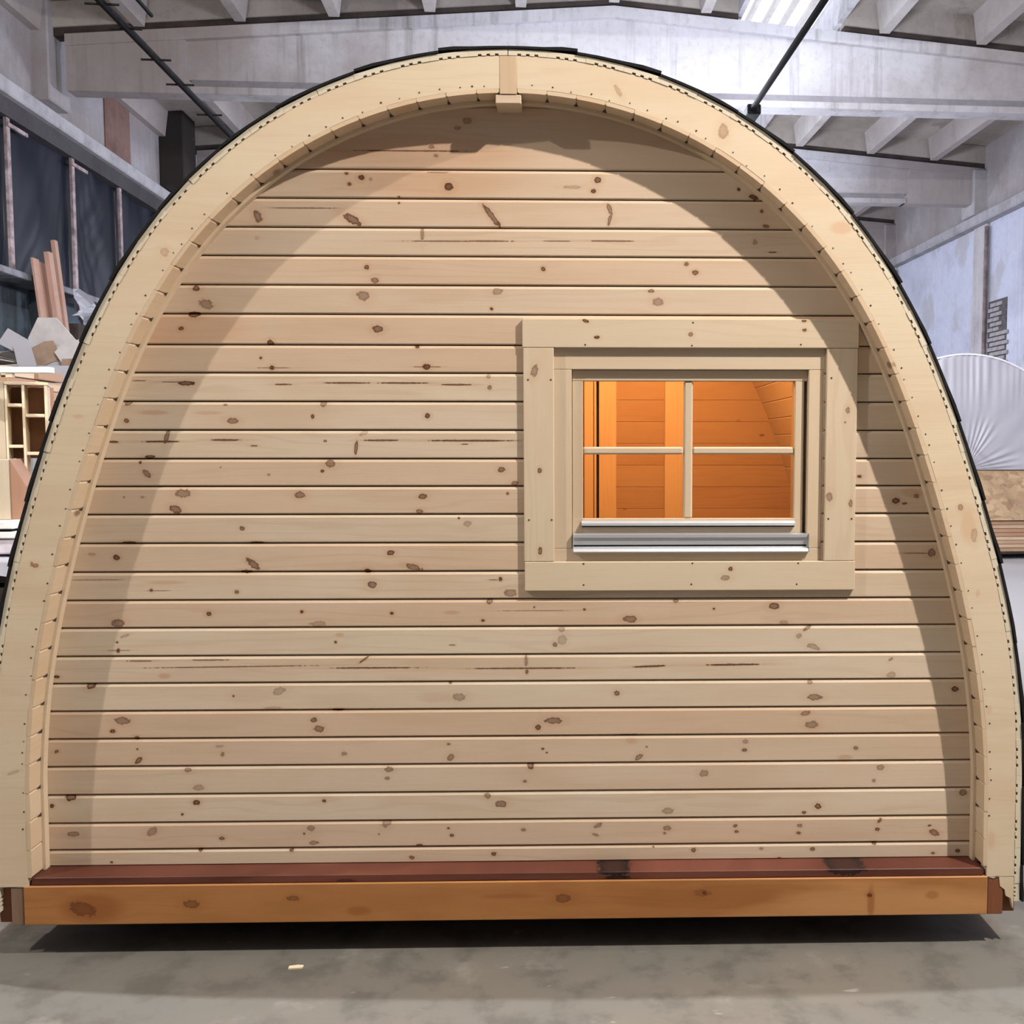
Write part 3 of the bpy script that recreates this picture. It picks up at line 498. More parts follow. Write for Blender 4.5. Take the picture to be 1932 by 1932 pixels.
for j in range(11): MB().box(SK[0]+0.03, SK[1]-0.03, -5.9+4.0*j-0.04, -5.9+4.0*j+0.04, 8.24, 8.41).build('cross_bar', M_rib, skl)
rib_x = [-6.85, -5.456, -4.065, -2.753, -1.4, -0.1, 1.25, 2.6, 5.275, 6.0+0.76, 8.1, 9.35]
for gi in range(len(gy)+1):
    y0 = (-5.9 if gi == 0 else gy[gi-1]+0.30); y1 = (37.9 if gi == len(gy) else gy[gi]-0.05)
    off = 0.0 if gi < 2 else 0.25
    for x in rib_x:
        zt = roofz(x)
        x_ = x + (off if x > 5 else 0)
        if x_ > RX: continue
        MB().prism([(x_-0.075, zt-0.42), (x_+0.075, zt-0.42), (x_+0.14, zt+0.05), (x_-0.14, zt+0.05)], y0, y1).build('rib', M_rib, ceil)
    # transverse end rib of every slab: the dark strip over the girder
    for (xa, xb) in ((LX, AX), (AX, SK[0]-0.05), (SK[1]+0.05, RX)):
        if gi < len(gy):
            yy = gy[gi]
            MB().prism([(xa, roofz(xa)-0.33), (xb, roofz(xb)-0.33), (xb, roofz(xb)+0.02), (xa, roofz(xa)+0.02)], yy+0.02, yy+0.28).build('slab_end_rib', M_slab, ceil)
            MB().prism([(xa, roofz(xa)-0.445), (xb, roofz(xb)-0.445), (xb, roofz(xb)-0.331), (xa, roofz(xa)-0.331)], yy+0.05, yy+0.25).build('bearing_joint', M_end, ceil)
# concrete girders: solid ends, thin web with a sloped haunch onto the bottom flange
def girder(y):
    z0 = 6.60
    def top(x): return roofz(x) - 0.44
    g = MB()
    xa, xb = LX+0.45, RX-0.05
    xs = [xa, -4.85, AX, 7.9, xb]
    # top flange
    g.prism([(xa, top(xa)-0.16), (AX, top(AX)-0.16), (xb, top(xb)-0.16), (xb, top(xb)), (AX, top(AX)), (xa, top(xa))], y, y+0.32)
    # sloped underside of top flange to the web
    o = struct(inhall(g.build('trim_1' if y < 15 else 'trim_%d' % (gy.index(y)+1), M_girder)))
    w = MB(); w.prism([(-4.87, z0+0.2), (7.87, z0+0.2), (7.87, top(7.87)-0.16), (AX, top(AX)-0.16), (-4.87, top(-4.87)-0.16)], y+0.09, y+0.23); w.build('web', M_girder, o)
    w = MB(); w.prism([(xa, z0), (-4.75, z0), (-4.75, z0+0.1), (-4.86, z0+0.24), (-4.86, top(-4.86)-0.1), (xa, top(xa)-0.1)], y+0.02, y+0.30); w.build('end_block', M_girder, o)
    w = MB(); w.prism([(xb, z0), (7.75, z0), (7.75, z0+0.1), (7.86, z0+0.24), (7.86, top(7.86)-0.1), (xb, top(xb)-0.1)], y+0.02, y+0.30); w.build('end_block', M_girder, o)
    w = MB(); w.box(-4.8, 7.8, y, y+0.32, z0, z0+0.10, 0.008); w.build('bottom_flange', M_girder, o)
    w = MB(); w.prism([(y+0.02, z0+0.10), (y+0.30, z0+0.10), (y+0.24, z0+0.21), (y+0.08, z0+0.21)], -4.8, 7.8, 'x'); w.build('haunch', plaster('shade_tinted_haunch', (0.36, 0.35, 0.38), (0.2, 0.18, 0.19), 0.5, 0.2, 1.0), o)  # shade on the sloped haunch put into its darker colour
for y in gy: girder(y)

# ============================================================ THE CABIN (arched camping pod, front gable)
CX = -0.198                                  # its centre line
D = 3.0                                      # depth of the front of the arch
PO = (1.5714, -0.10126, -0.06706, 0.081156, -0.021015, 0.00181565)
PI_ = (1.44555, -0.115526, -0.0364284, 0.0584377, -0.0147015, 0.00123024)
class Curve:
    def __init__(s, c, n=1200, zend=0.0):
        s.p = []; s.s = []
        L = 0; prev = None
        for i in range(n+1):
            t = 2.55*i/n; r = sum(c[k]*t**(2*k) for k in range(6))
            x, z = r*math.sin(t), 1.2 + r*math.cos(t)
            if z < 0.55: break
            if prev: L += math.hypot(x-prev[0], z-prev[1])
            s.p.append((x, z)); s.s.append(L); prev = (x, z)
        # straight leg down to the foot
        while prev[1] > zend:
            q = (prev[0]+0.0002, prev[1]-0.02); L += 0.02; s.p.append(q); s.s.append(L); prev = q
        s.len = L
    def at(s, t, d=0.0):
        """point at signed arclength t from the ridge (negative = left), d outward"""
        a = min(abs(t), s.len-1e-5); lo, hi = 0, len(s.s)-1
        while hi-lo > 1:
            m = (lo+hi)//2
            if s.s[m] <= a: lo = m
            else: hi = m
        f = (a-s.s[lo])/(s.s[hi]-s.s[lo]); x = s.p[lo][0]+(s.p[hi][0]-s.p[lo][0])*f; z = s.p[lo][1]+(s.p[hi][1]-s.p[lo][1])*f
        tx, tz = s.p[hi][0]-s.p[lo][0], s.p[hi][1]-s.p[lo][1]; n = math.hypot(tx, tz); nx, nz = -tz/n, tx/n
        x, z = x+nx*d, z+nz*d
        return (CX + (x if t >= 0 else -x), z)
    def half(s, z):
        for i in range(1, len(s.p)):
            if s.p[i][1] < z:
                f = (s.p[i-1][1]-z)/(s.p[i-1][1]-s.p[i][1]); return s.p[i-1][0]+(s.p[i][0]-s.p[i-1][0])*f
        return s.p[-1][0]
    def s_at_z(s, z):
        for i in range(1, len(s.p)):
            if s.p[i][1] < z: return s.s[i]
        return s.len
OUT, INN = Curve(PO), Curve(PI_)
LEN = 3.9                                    # pod length behind the front

pod = thing('camping_pod', 'large pale pine arched camping pod with a four-pane window, standing on the concrete floor', 'cabin', (CX, D, 0))
def rel(o):                                   # parts are written in world coordinates
    o.matrix_parent_inverse = Matrix.Translation((-CX, -D, 0)); return o

PINE, PDARK = (0.575, 0.452, 0.338), (0.475, 0.333, 0.220)
M_arch = timber('pale_pine_arch', (0.62, 0.505, 0.365), (0.57, 0.43, 0.295), [(k[0], k[1], k[2], k[3], k[4], k[5]) for k in ARCH_KNOTS if k[4] > 0], 'X', seed=3.0, contrast=0.30, blotch=0.7, knotcol=(0.24, 0.115, 0.06))
M_ridge = timber('pinkish_ridge_beam', (0.53, 0.385, 0.26), (0.44, 0.29, 0.18), (), 'Z', seed=8, contrast=0.3)
M_lining = timber('pine_lining', (0.595, 0.465, 0.33), (0.53, 0.37, 0.225), (), 'Y', rnd=0.35, random_knots=3.2, contrast=0.35)
M_roofb = timber('pale_roof_board', (0.62, 0.555, 0.44), (0.54, 0.46, 0.35), (), 'Y', rnd=0.3, contrast=0.2)
M_trim = timber('pine_edge_trim', (0.61, 0.475, 0.335), (0.56, 0.42, 0.28), (), 'X', contrast=0.2)
M_felt = plain('black_roofing_felt', (0.010, 0.010, 0.011), 0.9, 0, 0.3, 40, 0.2)
M_nail = plain('dark_nail_hole', (0.05, 0.028, 0.016), 0.8)

# arch beam, two curved halves
def band(curve_in, d_in, curve_out, d_out, s0, s1, y0, y1, n, side, zfoot=None):
    v = []; 
    for i in range(n+1):
        f = i/n
        a = curve_in.at(side*(s0 + (s1-s0)*f), d_in)
        tO = s0 + (curve_out.len/curve_in.len)*(s1-s0)*f if curve_out is not curve_in else s0+(s1-s0)*f
        b_ = curve_out.at(side*tO, d_out)
        v += [(a[0], y0, a[1]), (b_[0], y0, b_[1]), (a[0], y1, a[1]), (b_[0], y1, b_[1])]
    f = []
    for i in range(n):
        a, b2 = 4*i, 4*i+4
        f += [(a, a+1, b2+1, b2), (a+2, b2+2, b2+3, a+3), (a, b2, b2+2, a+2), (a+1, a+3, b2+3, b2+1)]
    f += [(0, 2, 3, 1), (4*n, 4*n+1, 4*n+3, 4*n+2)]
    return v, f
def arch_half(side):
    n = 90; v = []; f = []
    sI = INN.s_at_z(0.232); sO = OUT.s_at_z(0.232)
    for i in range(n+1):
        q = i/n
        a = INN.at(side*max(0.026, sI*q), 0.0125); b_ = OUT.at(side*max(0.026, sO*q), -0.0185)
        v += [(a[0], D, a[1]), (b_[0], D, b_[1]), (a[0], D+0.045, a[1]), (b_[0], D+0.045, b_[1])]
    # ragged foot running down over the dark block on its outer side
    tail = [(0.0, 0.232), (0.5, 0.2305), (1.0, 0.231)] if side < 0 else [(0.0, 0.232), (0.25, 0.226), (0.45, 0.234), (0.5, 0.20), (0.68, 0.188), (0.72, 0.168), (0.9, 0.16), (1.0, 0.125)]
    for i in range(n):
        a, b2 = 4*i, 4*i+4
        f += [(a, a+1, b2+1, b2), (a+2, b2+2, b2+3, a+3), (a, b2, b2+2, a+2), (a+1, a+3, b2+3, b2+1)]
    f += [(0, 2, 3, 1)]
    xi, xo = v[4*n][0], v[4*n+1][0]; base = len(v)
    for (u, z) in tail: v.append((xi+(xo-xi)*u, D, z)); v.append((xi+(xo-xi)*u, D+0.02, z))
    for (u, z) in tail: v.append((xi+(xo-xi)*u, D, 0.232)); v.append((xi+(xo-xi)*u, D+0.02, 0.232))
    m = len(tail)
    for k in range(m-1):
        a = base+2*k; c_ = base+2*m+2*k
        f += [(a, a+2, c_+2, c_), (a+1, c_+1, c_+3, a+3), (a, a+1, a+3, a+2)]
    f.append((base+2*(m-1), base+2*(m-1)+1, base+4*m-1, base+4*m-2))
    return rel(mesh('arch_beam', v, f, M_arch, pod))
for sd in (-1, 1): arch_half(sd)
zO, zI = OUT.p[0][1], INN.p[0][1]
rel(MB().box(CX-0.0255, CX+0.0255, D-0.001, D+LEN, zI-0.004, zO-0.019, 0.001).build('ridge_beam', M_ridge, pod))
rel(MB().box(CX-0.038, CX+0.038, D+0.001, D+0.085, zI-0.031, zI-0.005, 0.002).build('ridge_batten', timber('ridge_batten_pine', PINE, PDARK, (), 'Y', contrast=0.3), pod))

# lining boards under the arch, V-jointed, running the length of the pod
def curved_board(cv, s0, s1, prof, y0, y1, name, mat, side, parent):
    """prof: list of (u 0..1 across, d) around the section"""
    pts = [cv.at(side*(s0+(s1-s0)*u), d) for (u, d) in prof]
    n = len(pts); v = [(p[0], y0, p[1]) for p in pts] + [(p[0], y1, p[1]) for p in pts]
    f = [tuple(range(n)), tuple(range(2*n-1, n-1, -1))] + [(i, i+n, (i+1) % n+n, (i+1) % n) for i in range(n)]
    return rel(mesh(name, v, f, mat, parent))
def lining(side, off, pitch):
    s = 0.027; k = 0; end = INN.s_at_z(0.262)
    while s < end:
        nx = off + pitch*(k+1)
        if off < 0.02 and k == 0: nx = off + pitch
        nx = min(nx, end); w = nx-s
        if w > 0.02:
            g = 0.0004/w; c_ = 0.0042/w
            prof = [(g, 0.0122), (g, 0.0028), (c_, 0.0), (0.33, 0), (0.67, 0), (1-c_, 0.0), (1-g, 0.0028), (1-g, 0.0122), (0.67, 0.0122), (0.33, 0.0122)]
            curved_board(INN, s, nx, prof, D+random.uniform(-0.0012, 0.0008), D+LEN, 'lining_board', M_lining, side, pod)
        s = nx; k += 1
lining(-1, 0.005, 0.0893); lining(1, 0.026, 0.0885)
# roof boards over the arch beam, three relief grooves in each back
s = 0.001; endO = OUT.s_at_z(0.16)
while s < endO - 0.01:
    w = min(0.1165, endO-s); 
    for side in (-1, 1):
        prof = [(0.0015, 0.0), (0.9985, 0.0), (0.9985, -0.018)]
        for g in (0.72, 0.5, 0.28):
            prof += [(g+0.05, -0.018), (g+0.045, -0.0125), (g-0.045, -0.0125), (g-0.05, -0.018)]
        prof += [(0.0015, -0.018)]
        curved_board(OUT, s, s+w, prof, D-0.001+random.uniform(-0.001, 0.001), D+LEN, 'roof_board', M_roofb, side, pod)
    s += w
# felt courses, each lapping over the next one down
s = 0.0; k = 0
jg = MB()
while s < OUT.len-0.25:
    w = 0.235 + (0.02 if k % 3 else -0.03)
    for side in (-1, 1):
        ex = 0.0028 + random.uniform(-0.0015, 0.0025) + (0.003 if side > 0 and k % 2 else 0) + (0.004 if k == 0 else 0)
        s1 = min(s+w, OUT.s_at_z(0.17))
        if s1-s < 0.05: continue
        wv_ = [0.003, 0.0035, 0.0045, 0.0045+ex*0.7, ex+0.003]
        top = [(u, 0.0045+wv_[i]) for i, u in enumerate((0, 0.25, 0.5, 0.78, 1.0))]
        prof = top + [(1.0, 0.002 + ex*0.75), (0.78, 0.0015+ex*0.4), (0.5, 0.0012), (0.25, 0.001), (0, 0.001)]
        curved_board(OUT, s, s1, prof, D-0.006, D+LEN, 'felt_course', M_felt, side, pod)
    s += w; k += 1
# edge trim against the gable wall
for side in (-1, 1):
    s1 = INN.s_at_z(0.262); v, f = band(INN, -0.0095, INN, -0.0003, 0.0385, s1, D+0.062, D+0.0865, 80, side)
    rel(mesh('edge_trim', v, f, M_trim, pod))
# dark wedges standing in for shade in the lining joints at the trim
jg = MB()
for side, off, pt_ in ((-1, 0.005, 0.0893), (1, 0.026, 0.0885)):
    for k in range(1, 34):
        t = off + pt_*k
        if t > INN.s_at_z(0.30): break
        w = 0.0058 + 0.0025*random.random()
        a, b_, c_, e_ = INN.at(side*(t-w), 0.0005), INN.at(side*(t+w*0.8), 0.0005), INN.at(side*(t-w*0.9), -0.0012), INN.at(side*(t+w*0.7), -0.0012)
        y0, y1 = D+0.043-0.008*random.random(), D+0.0615
        m_ = INN.at(side*(t+0.001), -0.0004)
        jg.add([(m_[0], y0, m_[1]), (c_[0], y1, c_[1]), (e_[0], y1, e_[1]), (a[0], y1, a[1]), (b_[0], y1, b_[1])], [(0, 1, 2), (1, 3, 4, 2), (0, 3, 1), (0, 2, 4), (0, 4, 3)])
rel(jg.build('joint_gap_shade', M_nail, pod, kind='stuff'))
# staples and nail heads along the beam
nb = MB()
def dot(x, z, r, y):
    p = [(x+r*math.cos(t), y, z+r*math.sin(t)) for t in [2*PI*i/6+0.3 for i in range(6)]]
    q = [(a, y+0.004, c_) for (a, _, c_) in p]
    nb.add(p+q, [tuple(range(6)), tuple(range(11, 5, -1))] + [(i, i+6, (i+1) % 6+6, (i+1) % 6) for i in range(6)])
for side in (-1, 1):
    s = 0.07
    while s < INN.s_at_z(0.4):
        p = INN.at(side*s, 0.02+random.uniform(-0.004, 0.006)); dot(p[0], p[1], random.uniform(0.0018, 0.003), D-0.001)
        s += random.choice((0.035, 0.055, 0.06, 0.09))
rel(nb.build('nail_heads', M_nail, pod, kind='stuff'))

# ---- gable wall of tongued boards
OPX0, OPX1, OPZ0, OPZ1 = -0.08, 0.792, 1.222, 1.91
WY = D+0.087
lines = [2.445, 2.3574, 2.2695, 2.1829, 2.0943, 2.0053, 1.9111, 1.8247, 1.7363, 1.6476, 1.5585, 1.4724, 1.3843, 1.2942, 1.2037,
         1.1145, 1.0267, 0.9369, 0.8501, 0.7613, 0.6721, 0.5826, 0.491, 0.399, 0.3119]
edges = [2.64] + lines + [0.2586]
reds = {2: .2, 5: .45, 6: .1, 7: .5, 8: .5, 12: .45, 13: .35, 15: .4, 17: .35, 21: .5, 22: .3, 25: .4, 1: .5, 0: .6, 3: .25, 4: .2}
pale = {9: .5, 10: .3, 11: .3, 14: .1, 16: .5, 18: .6, 19: .35, 20: .5, 24: .5, 26: .3}
backing = MB()
hb = []
def wall_backing():
    """thin sheet behind the boards, with the window left open"""
    mb = MB()
    zs = [0.12, OPZ0, OPZ1, 2.62]
    def strip(x0f, x1f, z0, z1, n=12):
        v = []
        for i in range(n+1):
            z = z0+(z1-z0)*i/n
            for y in (WY+0.022, WY+0.034):
                v.append((x0f(z), y, z)); v.append((x1f(z), y, z))
        f = []
        for i in range(n):
            a, c_ = 4*i, 4*i+4; f += [(a, a+1, c_+1, c_), (a+2, c_+2, c_+3, a+3), (a, c_, c_+2, a+2), (a+1, a+3, c_+3, c_+1)]
        f += [(0, 2, 3, 1), (4*n, 4*n+1, 4*n+3, 4*n+2)]
        mb.add(v, f)
    L_ = lambda z: CX - INN.half(z) + 0.002; R_ = lambda z: CX + INN.half(z) - 0.002
    strip(L_, R_, 0.12, OPZ0); strip(L_, R_, OPZ1, 2.635, 24)
    strip(L_, lambda z: OPX0, OPZ0, OPZ1); strip(lambda z: OPX1, R_, OPZ0, OPZ1)
    return mb
gable = rel(wall_backing().build('gable_wall', plain('black_wall_paper', (0.02, 0.015, 0.012), 0.9), pod))
def wall_board(i, z1, z0):
    h_ = z1-z0; ch = min(0.0095, h_*0.2)
    prof = [(0.020, z0+0.0008), (0.0045, z0+0.0008), (0.0008, z0+0.0028)]
    prof += [(0.0, z0+0.0028+(h_-0.0028-ch-0.001)*q) for q in ((0.02, 0.2, 0.4, 0.6, 0.8, 0.99) if i > 1 else [0.02+0.97*math.sin(PI/2*a/28) for a in range(29)])] + [(0.0045, z1-0.0030), (0.0070, z1-0.0022), (0.020, z1-0.0022)]
    # knots belonging to this board
    kn = [k for k in WALL_KNOTS if z0-0.004 <= k[1] < z1+0.002]
    rd, pl = reds.get(i, 0.0), pale.get(i, 0.0)
    c0 = tuple(a*(1-rd*0.75)+b_*rd*0.75 for a, b_ in zip(PINE, (0.54, 0.355, 0.235)))
    c1 = tuple(a*(1-pl*0.8)+b_*pl*0.8 for a, b_ in zip(c0, (0.62, 0.53, 0.405)))
    d1 = tuple(a*(1-pl*0.3)+b_*pl*0.3 for a, b_ in zip(PDARK, (0.55, 0.40, 0.26)))
    pt = []
    if i == 14-1+0: pt = [(-0.79, 1.33, 0.16, 0.06, (0.50, 0.28, 0.15), 0.55), (1.06, 1.33, 0.07, 0.06, (0.42, 0.2, 0.1), 0.6), (-0.2, 1.36, 0.06, 0.02, (0.45, 0.22, 0.12), 0.5)]
    if i == 20: pt = [(-1.0, 0.72, 0.20, 0.05, (0.52, 0.32, 0.18), 0.4)]
    if i == 7: pt = [(-1.25, 1.96, 0.25, 0.06, (0.50, 0.27, 0.15), 0.4)]
    if i in (1, 2): pt = [(-0.45, z0+0.05, 0.35, 0.06, (0.46, 0.26, 0.15), 0.45)]
    # a board with many knots is shaded in runs so that no one material carries them all
    kn = [(k[0], k[1], k[2], k[3], k[4] if k[4] > 0.25 else k[4], k[5]) for k in kn]; kn.sort(); nrun = max(1, math.ceil(len(kn)/9)); con = 0.30 + 0.2*random.random()
    cuts = [kn[int(len(kn)*q/nrun)][0]-0.02 for q in range(1, nrun)]
    bnds = [-9] + cuts + [9]
    mats = [timber('wall_board_pine', c1, d1, [k for k in kn if bnds[q]-0.07 < k[0] < bnds[q+1]+0.07], 'X', seed=i*3.37, contrast=con, patch=pt) for q in range(nrun)]
    spans = [(None, None)]
    if z1 > OPZ0+0.01 and z0 < OPZ1-0.02: spans = [(None, OPX0+0.012), (OPX1-0.012, None)]
    for (xa, xb) in spans:
        n = len(prof)
        xl = [CX - (INN.half(z)-0.002 if z < zI-0.003 else 0.01) if xa is None else xa for (_, z) in prof]
        xr = [CX + (INN.half(z)-0.002 if z < zI-0.003 else 0.01) if xb is None else xb for (_, z) in prof]
        inner = [c for c in cuts if max(xl)+0.01 < c < min(xr)-0.01]
        v = []; f = []; fm = []
        cols = [None] + inner + ['end']
        for c in cols:
            for j, (dy, z) in enumerate(prof): v.append((xl[j] if c is None else xr[j] if c == 'end' else c, WY+dy, z))
        for q in range(len(cols)-1):
            lo = -9 if cols[q] is None else cols[q]
            hi = 9 if cols[q+1] == 'end' else cols[q+1]
            mid = (max(lo, max(xl)) + min(hi, min(xr)))/2
            mi = max(a for a in range(nrun) if bnds[a] <= mid)
            for j in range(n): f.append((q*n+j, (q+1)*n+j, (q+1)*n+(j+1) % n, q*n+(j+1) % n)); fm.append(mi)
        if i > 1: f += [tuple(range(n)), tuple(range(len(v)-1, len(v)-n-1, -1))]; fm += [fm[0], fm[-1]]
        o = mesh('wall_board', v, f, None, gable)
        for mt in mats: o.data.materials.append(mt)
        for pl_, mi in zip(o.data.polygons, fm): pl_.material_index = mi
for i in range(len(edges)-1): wall_board(i+1, edges[i], edges[i+1])

# ---- window
M_cas = timber('casing_pine_flat', (0.59, 0.475, 0.345), (0.54, 0.41, 0.28), CASING_KNOTS, 'X', seed=2, contrast=0.3)
M_casv = timber('casing_pine_upright', (0.59, 0.475, 0.345), (0.52, 0.39, 0.265), [(k[1], k[0], k[3], k[2], k[4], k[5]) for k in CASING_KNOTS], 'Z', seed=5, contrast=0.45)
M_frm = timber('window_frame_pine', (0.59, 0.47, 0.34), (0.54, 0.41, 0.28), (), 'X', seed=9, contrast=0.2)
M_frv = timber('window_frame_pine_upright', (0.59, 0.465, 0.33), (0.53, 0.40, 0.265), (), 'Z', seed=11, contrast=0.35)
M_alu = plain('brushed_aluminium', (0.66, 0.68, 0.72), 0.42, 0.75)
M_seal = plain('black_rubber_seal', (0.012, 0.012, 0.012), 0.6)
CY0, CY1 = WY-0.0145, WY-0.001
# frame (jamb) is the part; everything else in the window is inside it
jm = MB()
jm.box(-0.0846, 0.7917, WY+0.002, WY+0.06, 1.8365, 1.9037, 0.0015)
window = rel(jm.build('window', M_frm, pod, label='four-pane wooden window glowing orange from the lamp inside'))
MB().box(-0.0846, -0.0115, WY+0.0022, WY+0.06, 1.2734, 1.8360, 0.0015).build('jamb', M_frv, window)
MB().box(0.7349, 0.7797, WY+0.0022, WY+0.06, 1.2734, 1.8360, 0.0015).build('jamb', M_frv, window)
MB().box(-0.0846, 0.7797, WY+0.002, WY+0.06, 1.2276, 1.2729, 0.0015).build('frame_sill', M_frm, window)
# casing boards
MB().box(-0.1643, 0.8863, CY0, CY1, 1.9022, 1.9913, 0.0018).build('casing_board', M_cas, window)
MB().box(-0.1618, -0.0670, CY0+0.0003, CY1, 1.2340, 1.9012, 0.0018).build('casing_board', M_casv, window)
MB().box(0.7867, 0.8843, CY0+0.0003, CY1, 1.2340, 1.9012, 0.0018).build('casing_board', M_casv, window)
MB().box(-0.1603, 0.8868, CY0, CY1, 1.1409, 1.2330, 0.0018).build('casing_board', M_cas, window)
nb = MB()
for (x, z) in CASING_NAILS: dot(x, z, 0.0028, CY0-0.0008)
nb.build('nail_heads', M_nail, window, kind='stuff')
# sash
SY = WY+0.019
sash = MB()
sash.box(-0.0100, 0.7344, SY, SY+0.035, 1.8021, 1.8355, 0.0015)
sash = sash.build('sash', M_frm, window)
MB().box(-0.0100, 0.0234, SY+0.0002, SY+0.035, 1.3252, 1.8016, 0.0015).build('sash_stile', M_frv, window)
MB().box(0.6961, 0.7239, SY+0.0002, SY+0.035, 1.3252, 1.8016, 0.0015).build('sash_stile', M_frv, window)
MB().box(-0.0100, 0.7239, SY, SY+0.035, 1.3192, 1.3670, 0.0015).build('sash_rail', M_frm, window)
MB().box(0.3436, 0.3719, SY+0.004, SY+0.022, 1.3670, 1.8021, 0.005).build('glazing_bar', M_frv, window)
MB().box(0.0234, 0.3431, SY+0.0042, SY+0.022, 1.5706, 1.5945, 0.005).build('glazing_bar', M_frm, window)
MB().box(0.3724, 0.6961, SY+0.0042, SY+0.022, 1.5706, 1.5945, 0.005).build('glazing_bar', M_frm, window)
rb = MB()
for bx in ((-0.084, 0.0200, 1.228, 1.903), (0.698, 0.791, 1.228, 1.903), (0.0200, 0.698, 1.228, 1.342), (0.0200, 0.698, 1.811, 1.903)):
    rb.box(bx[0], bx[1], SY+0.036, SY+0.060, bx[2], bx[3])
rb.build('rebate', M_frm, window)
M_glass, nt, b = new_mat('window_glass')
nt.nodes.remove(b)
tr = nd(nt, 'ShaderNodeBsdfTransparent'); tr.inputs[0].default_value = (0.97, 0.97, 0.96, 1)
gl = nd(nt, 'ShaderNodeBsdfGlossy'); gl.inputs['Roughness'].default_value = 0.02
fr = nd(nt, 'ShaderNodeFresnel'); fr.inputs[0].default_value = 1.5
mx = nd(nt, 'ShaderNodeMixShader'); lk(nt, fr.outputs[0], mx.inputs[0]); lk(nt, tr.outputs[0], mx.inputs[1]); lk(nt, gl.outputs[0], mx.inputs[2])
lk(nt, mx.outputs[0], nt.nodes['Material Output'].inputs[0])
for (xa, xb) in ((0.0235, 0.3434), (0.3721, 0.6960)):
    for (za, zb) in ((1.3672, 1.5705), (1.5946, 1.8019)):
        MB().box(xa, xb, SY+0.015, SY+0.019, za, zb).build('glass_pane', M_glass, window)
# aluminium drip profiles
al = MB(); al.prism([(SY-0.010, 1.3451), (SY-0.013, 1.3476), (SY-0.012, 1.3530), (SY-0.004, 1.3595), (SY+0.006, 1.3625), (SY+0.006, 1.3451)], 0.0189, 0.6981, 'x')
al.build('glazing_drip', M_alu, window)
MB().box(0.0199, 0.6971, SY-0.008, SY+0.0, 1.3406, 1.3449).build('rubber_seal', M_seal, window)
al = MB(); al.prism([(SY-0.004, 1.3207), (SY-0.022, 1.3172), (SY-0.0225, 1.3092), (SY-0.017, 1.3067), (SY-0.016, 1.2848), (SY-0.004, 1.2848)], -0.0070, 0.7364, 'x')
al.build('rain_profile', M_alu, window)
al = MB(); al.prism([(SY-0.004, 1.2803), (SY-0.014, 1.2794), (SY-0.030, 1.2729), (SY-0.034, 1.2654), (SY-0.034, 1.2624), (SY-0.024, 1.2636), (SY-0.004, 1.2654)], -0.0070, 0.7364, 'x')
al.build('drip_lip', M_alu, window)
MB().box(-0.0060, 0.7349, SY-0.009, SY-0.003, 1.2808, 1.2843).build('rubber_seal', M_seal, window)
for xx in (-0.0085, 0.7398):
    MB().box(xx, xx+0.0022, SY-0.030, SY-0.003, 1.2634, 1.3207).build('profile_end_cap', plain('grey_plastic_cap', (0.42, 0.42, 0.44), 0.5), window)

# ---- foot of the front: sill plank, front beam, blocks, deck, skids
M_sill = timber('dark_red_stained_plank', (0.150, 0.050, 0.032), (0.070, 0.020, 0.013), [(0.12, 0.26, 0.05, 0.012, 0.8, 0), (0.13, 0.24, 0.04, 0.008, 0.9, 0), (0.86, 0.26, 0.06, 0.02, 0.7, 0), (-0.72, 0.238, 0.03, 0.006, 0.5, 0)], 'X', seed=4, contrast=0.9, rough=0.5, knotcol=(0.012, 0.006, 0.006), blotch=0.9)
rel(MB().box(CX-1.494, CX+1.494, D+0.003, WY+0.02, 0.2345, 0.2590, 0.002).build('sill_plank', M_sill, pod))
bk_ = [(-1.535, 0.160, 0.040, 0.022, 0.5, -15), (-1.50, 0.165, 0.085, 0.040, 0.25, 0), (-1.20, 0.172, 0.024, 0.013, 0.5, 0), (-0.885, 0.187, 0.018, 0.009, 0.5, 0), (-0.04, 0.177, 0.024, 0.014, 0.5, 0),
       (-0.2, 0.186, 0.10, 0.007, 0.2, 0), (0.405, 0.189, 0.008, 0.006, 0.85, 0), (0.40, 0.189, 0.03, 0.012, 0.3, 0), (0.93, 0.176, 0.008, 0.006, 0.9, 0), (0.935, 0.15, 0.012, 0.05, 0.25, 0), (1.13, 0.175, 0.02, 0.012, 0.2, -60), (-0.68, 0.145, 0.04, 0.015, 0.25, 0)]
M_beam = timber('honey_brown_treated_beam', (0.40, 0.175, 0.058), (0.27, 0.105, 0.030), bk_, 'X', seed=6, contrast=0.4, rough=0.5, knotcol=(0.10, 0.03, 0.010), blotch=0.8,
                patch=[(0.95, 0.13, 0.45, 0.09, (0.52, 0.27, 0.11), 0.6)])
rel(MB().box(-1.7160, 1.3085, D-0.002, D+0.075, 0.1085, 0.2335, 0.003).build('front_beam', M_beam, pod))
M_blk = timber('red_brown_block', (0.235, 0.088, 0.040), (0.16, 0.058, 0.028), (), 'Z', seed=1.5, rnd=0.5, contrast=0.5, blotch=0.8)
M_blk2 = timber('grey_brown_block', (0.26, 0.17, 0.12), (0.16, 0.09, 0.06), (), 'Z', seed=4.5, rnd=0.3, contrast=0.4, blotch=0.8)
rel(MB().box(1.3095, 1.3595, D+0.002, D+0.12, 0.1070, 0.2310, 0.002).build('foot_block', M_blk, pod))
rel(MB().box(1.3600, 1.4060, D+0.022, D+0.12, 0.1070, 0.2310, 0.002).build('foot_block', M_blk, pod))
rel(MB().box(-1.7560, -1.7170, D+0.002, D+0.12, 0.1085, 0.2310, 0.002).build('foot_block', M_blk2, pod))
rel(MB().box(-1.8040, -1.7565, D+0.022, D+0.12, 0.1085, 0.2310, 0.002).build('foot_block', M_blk, pod))
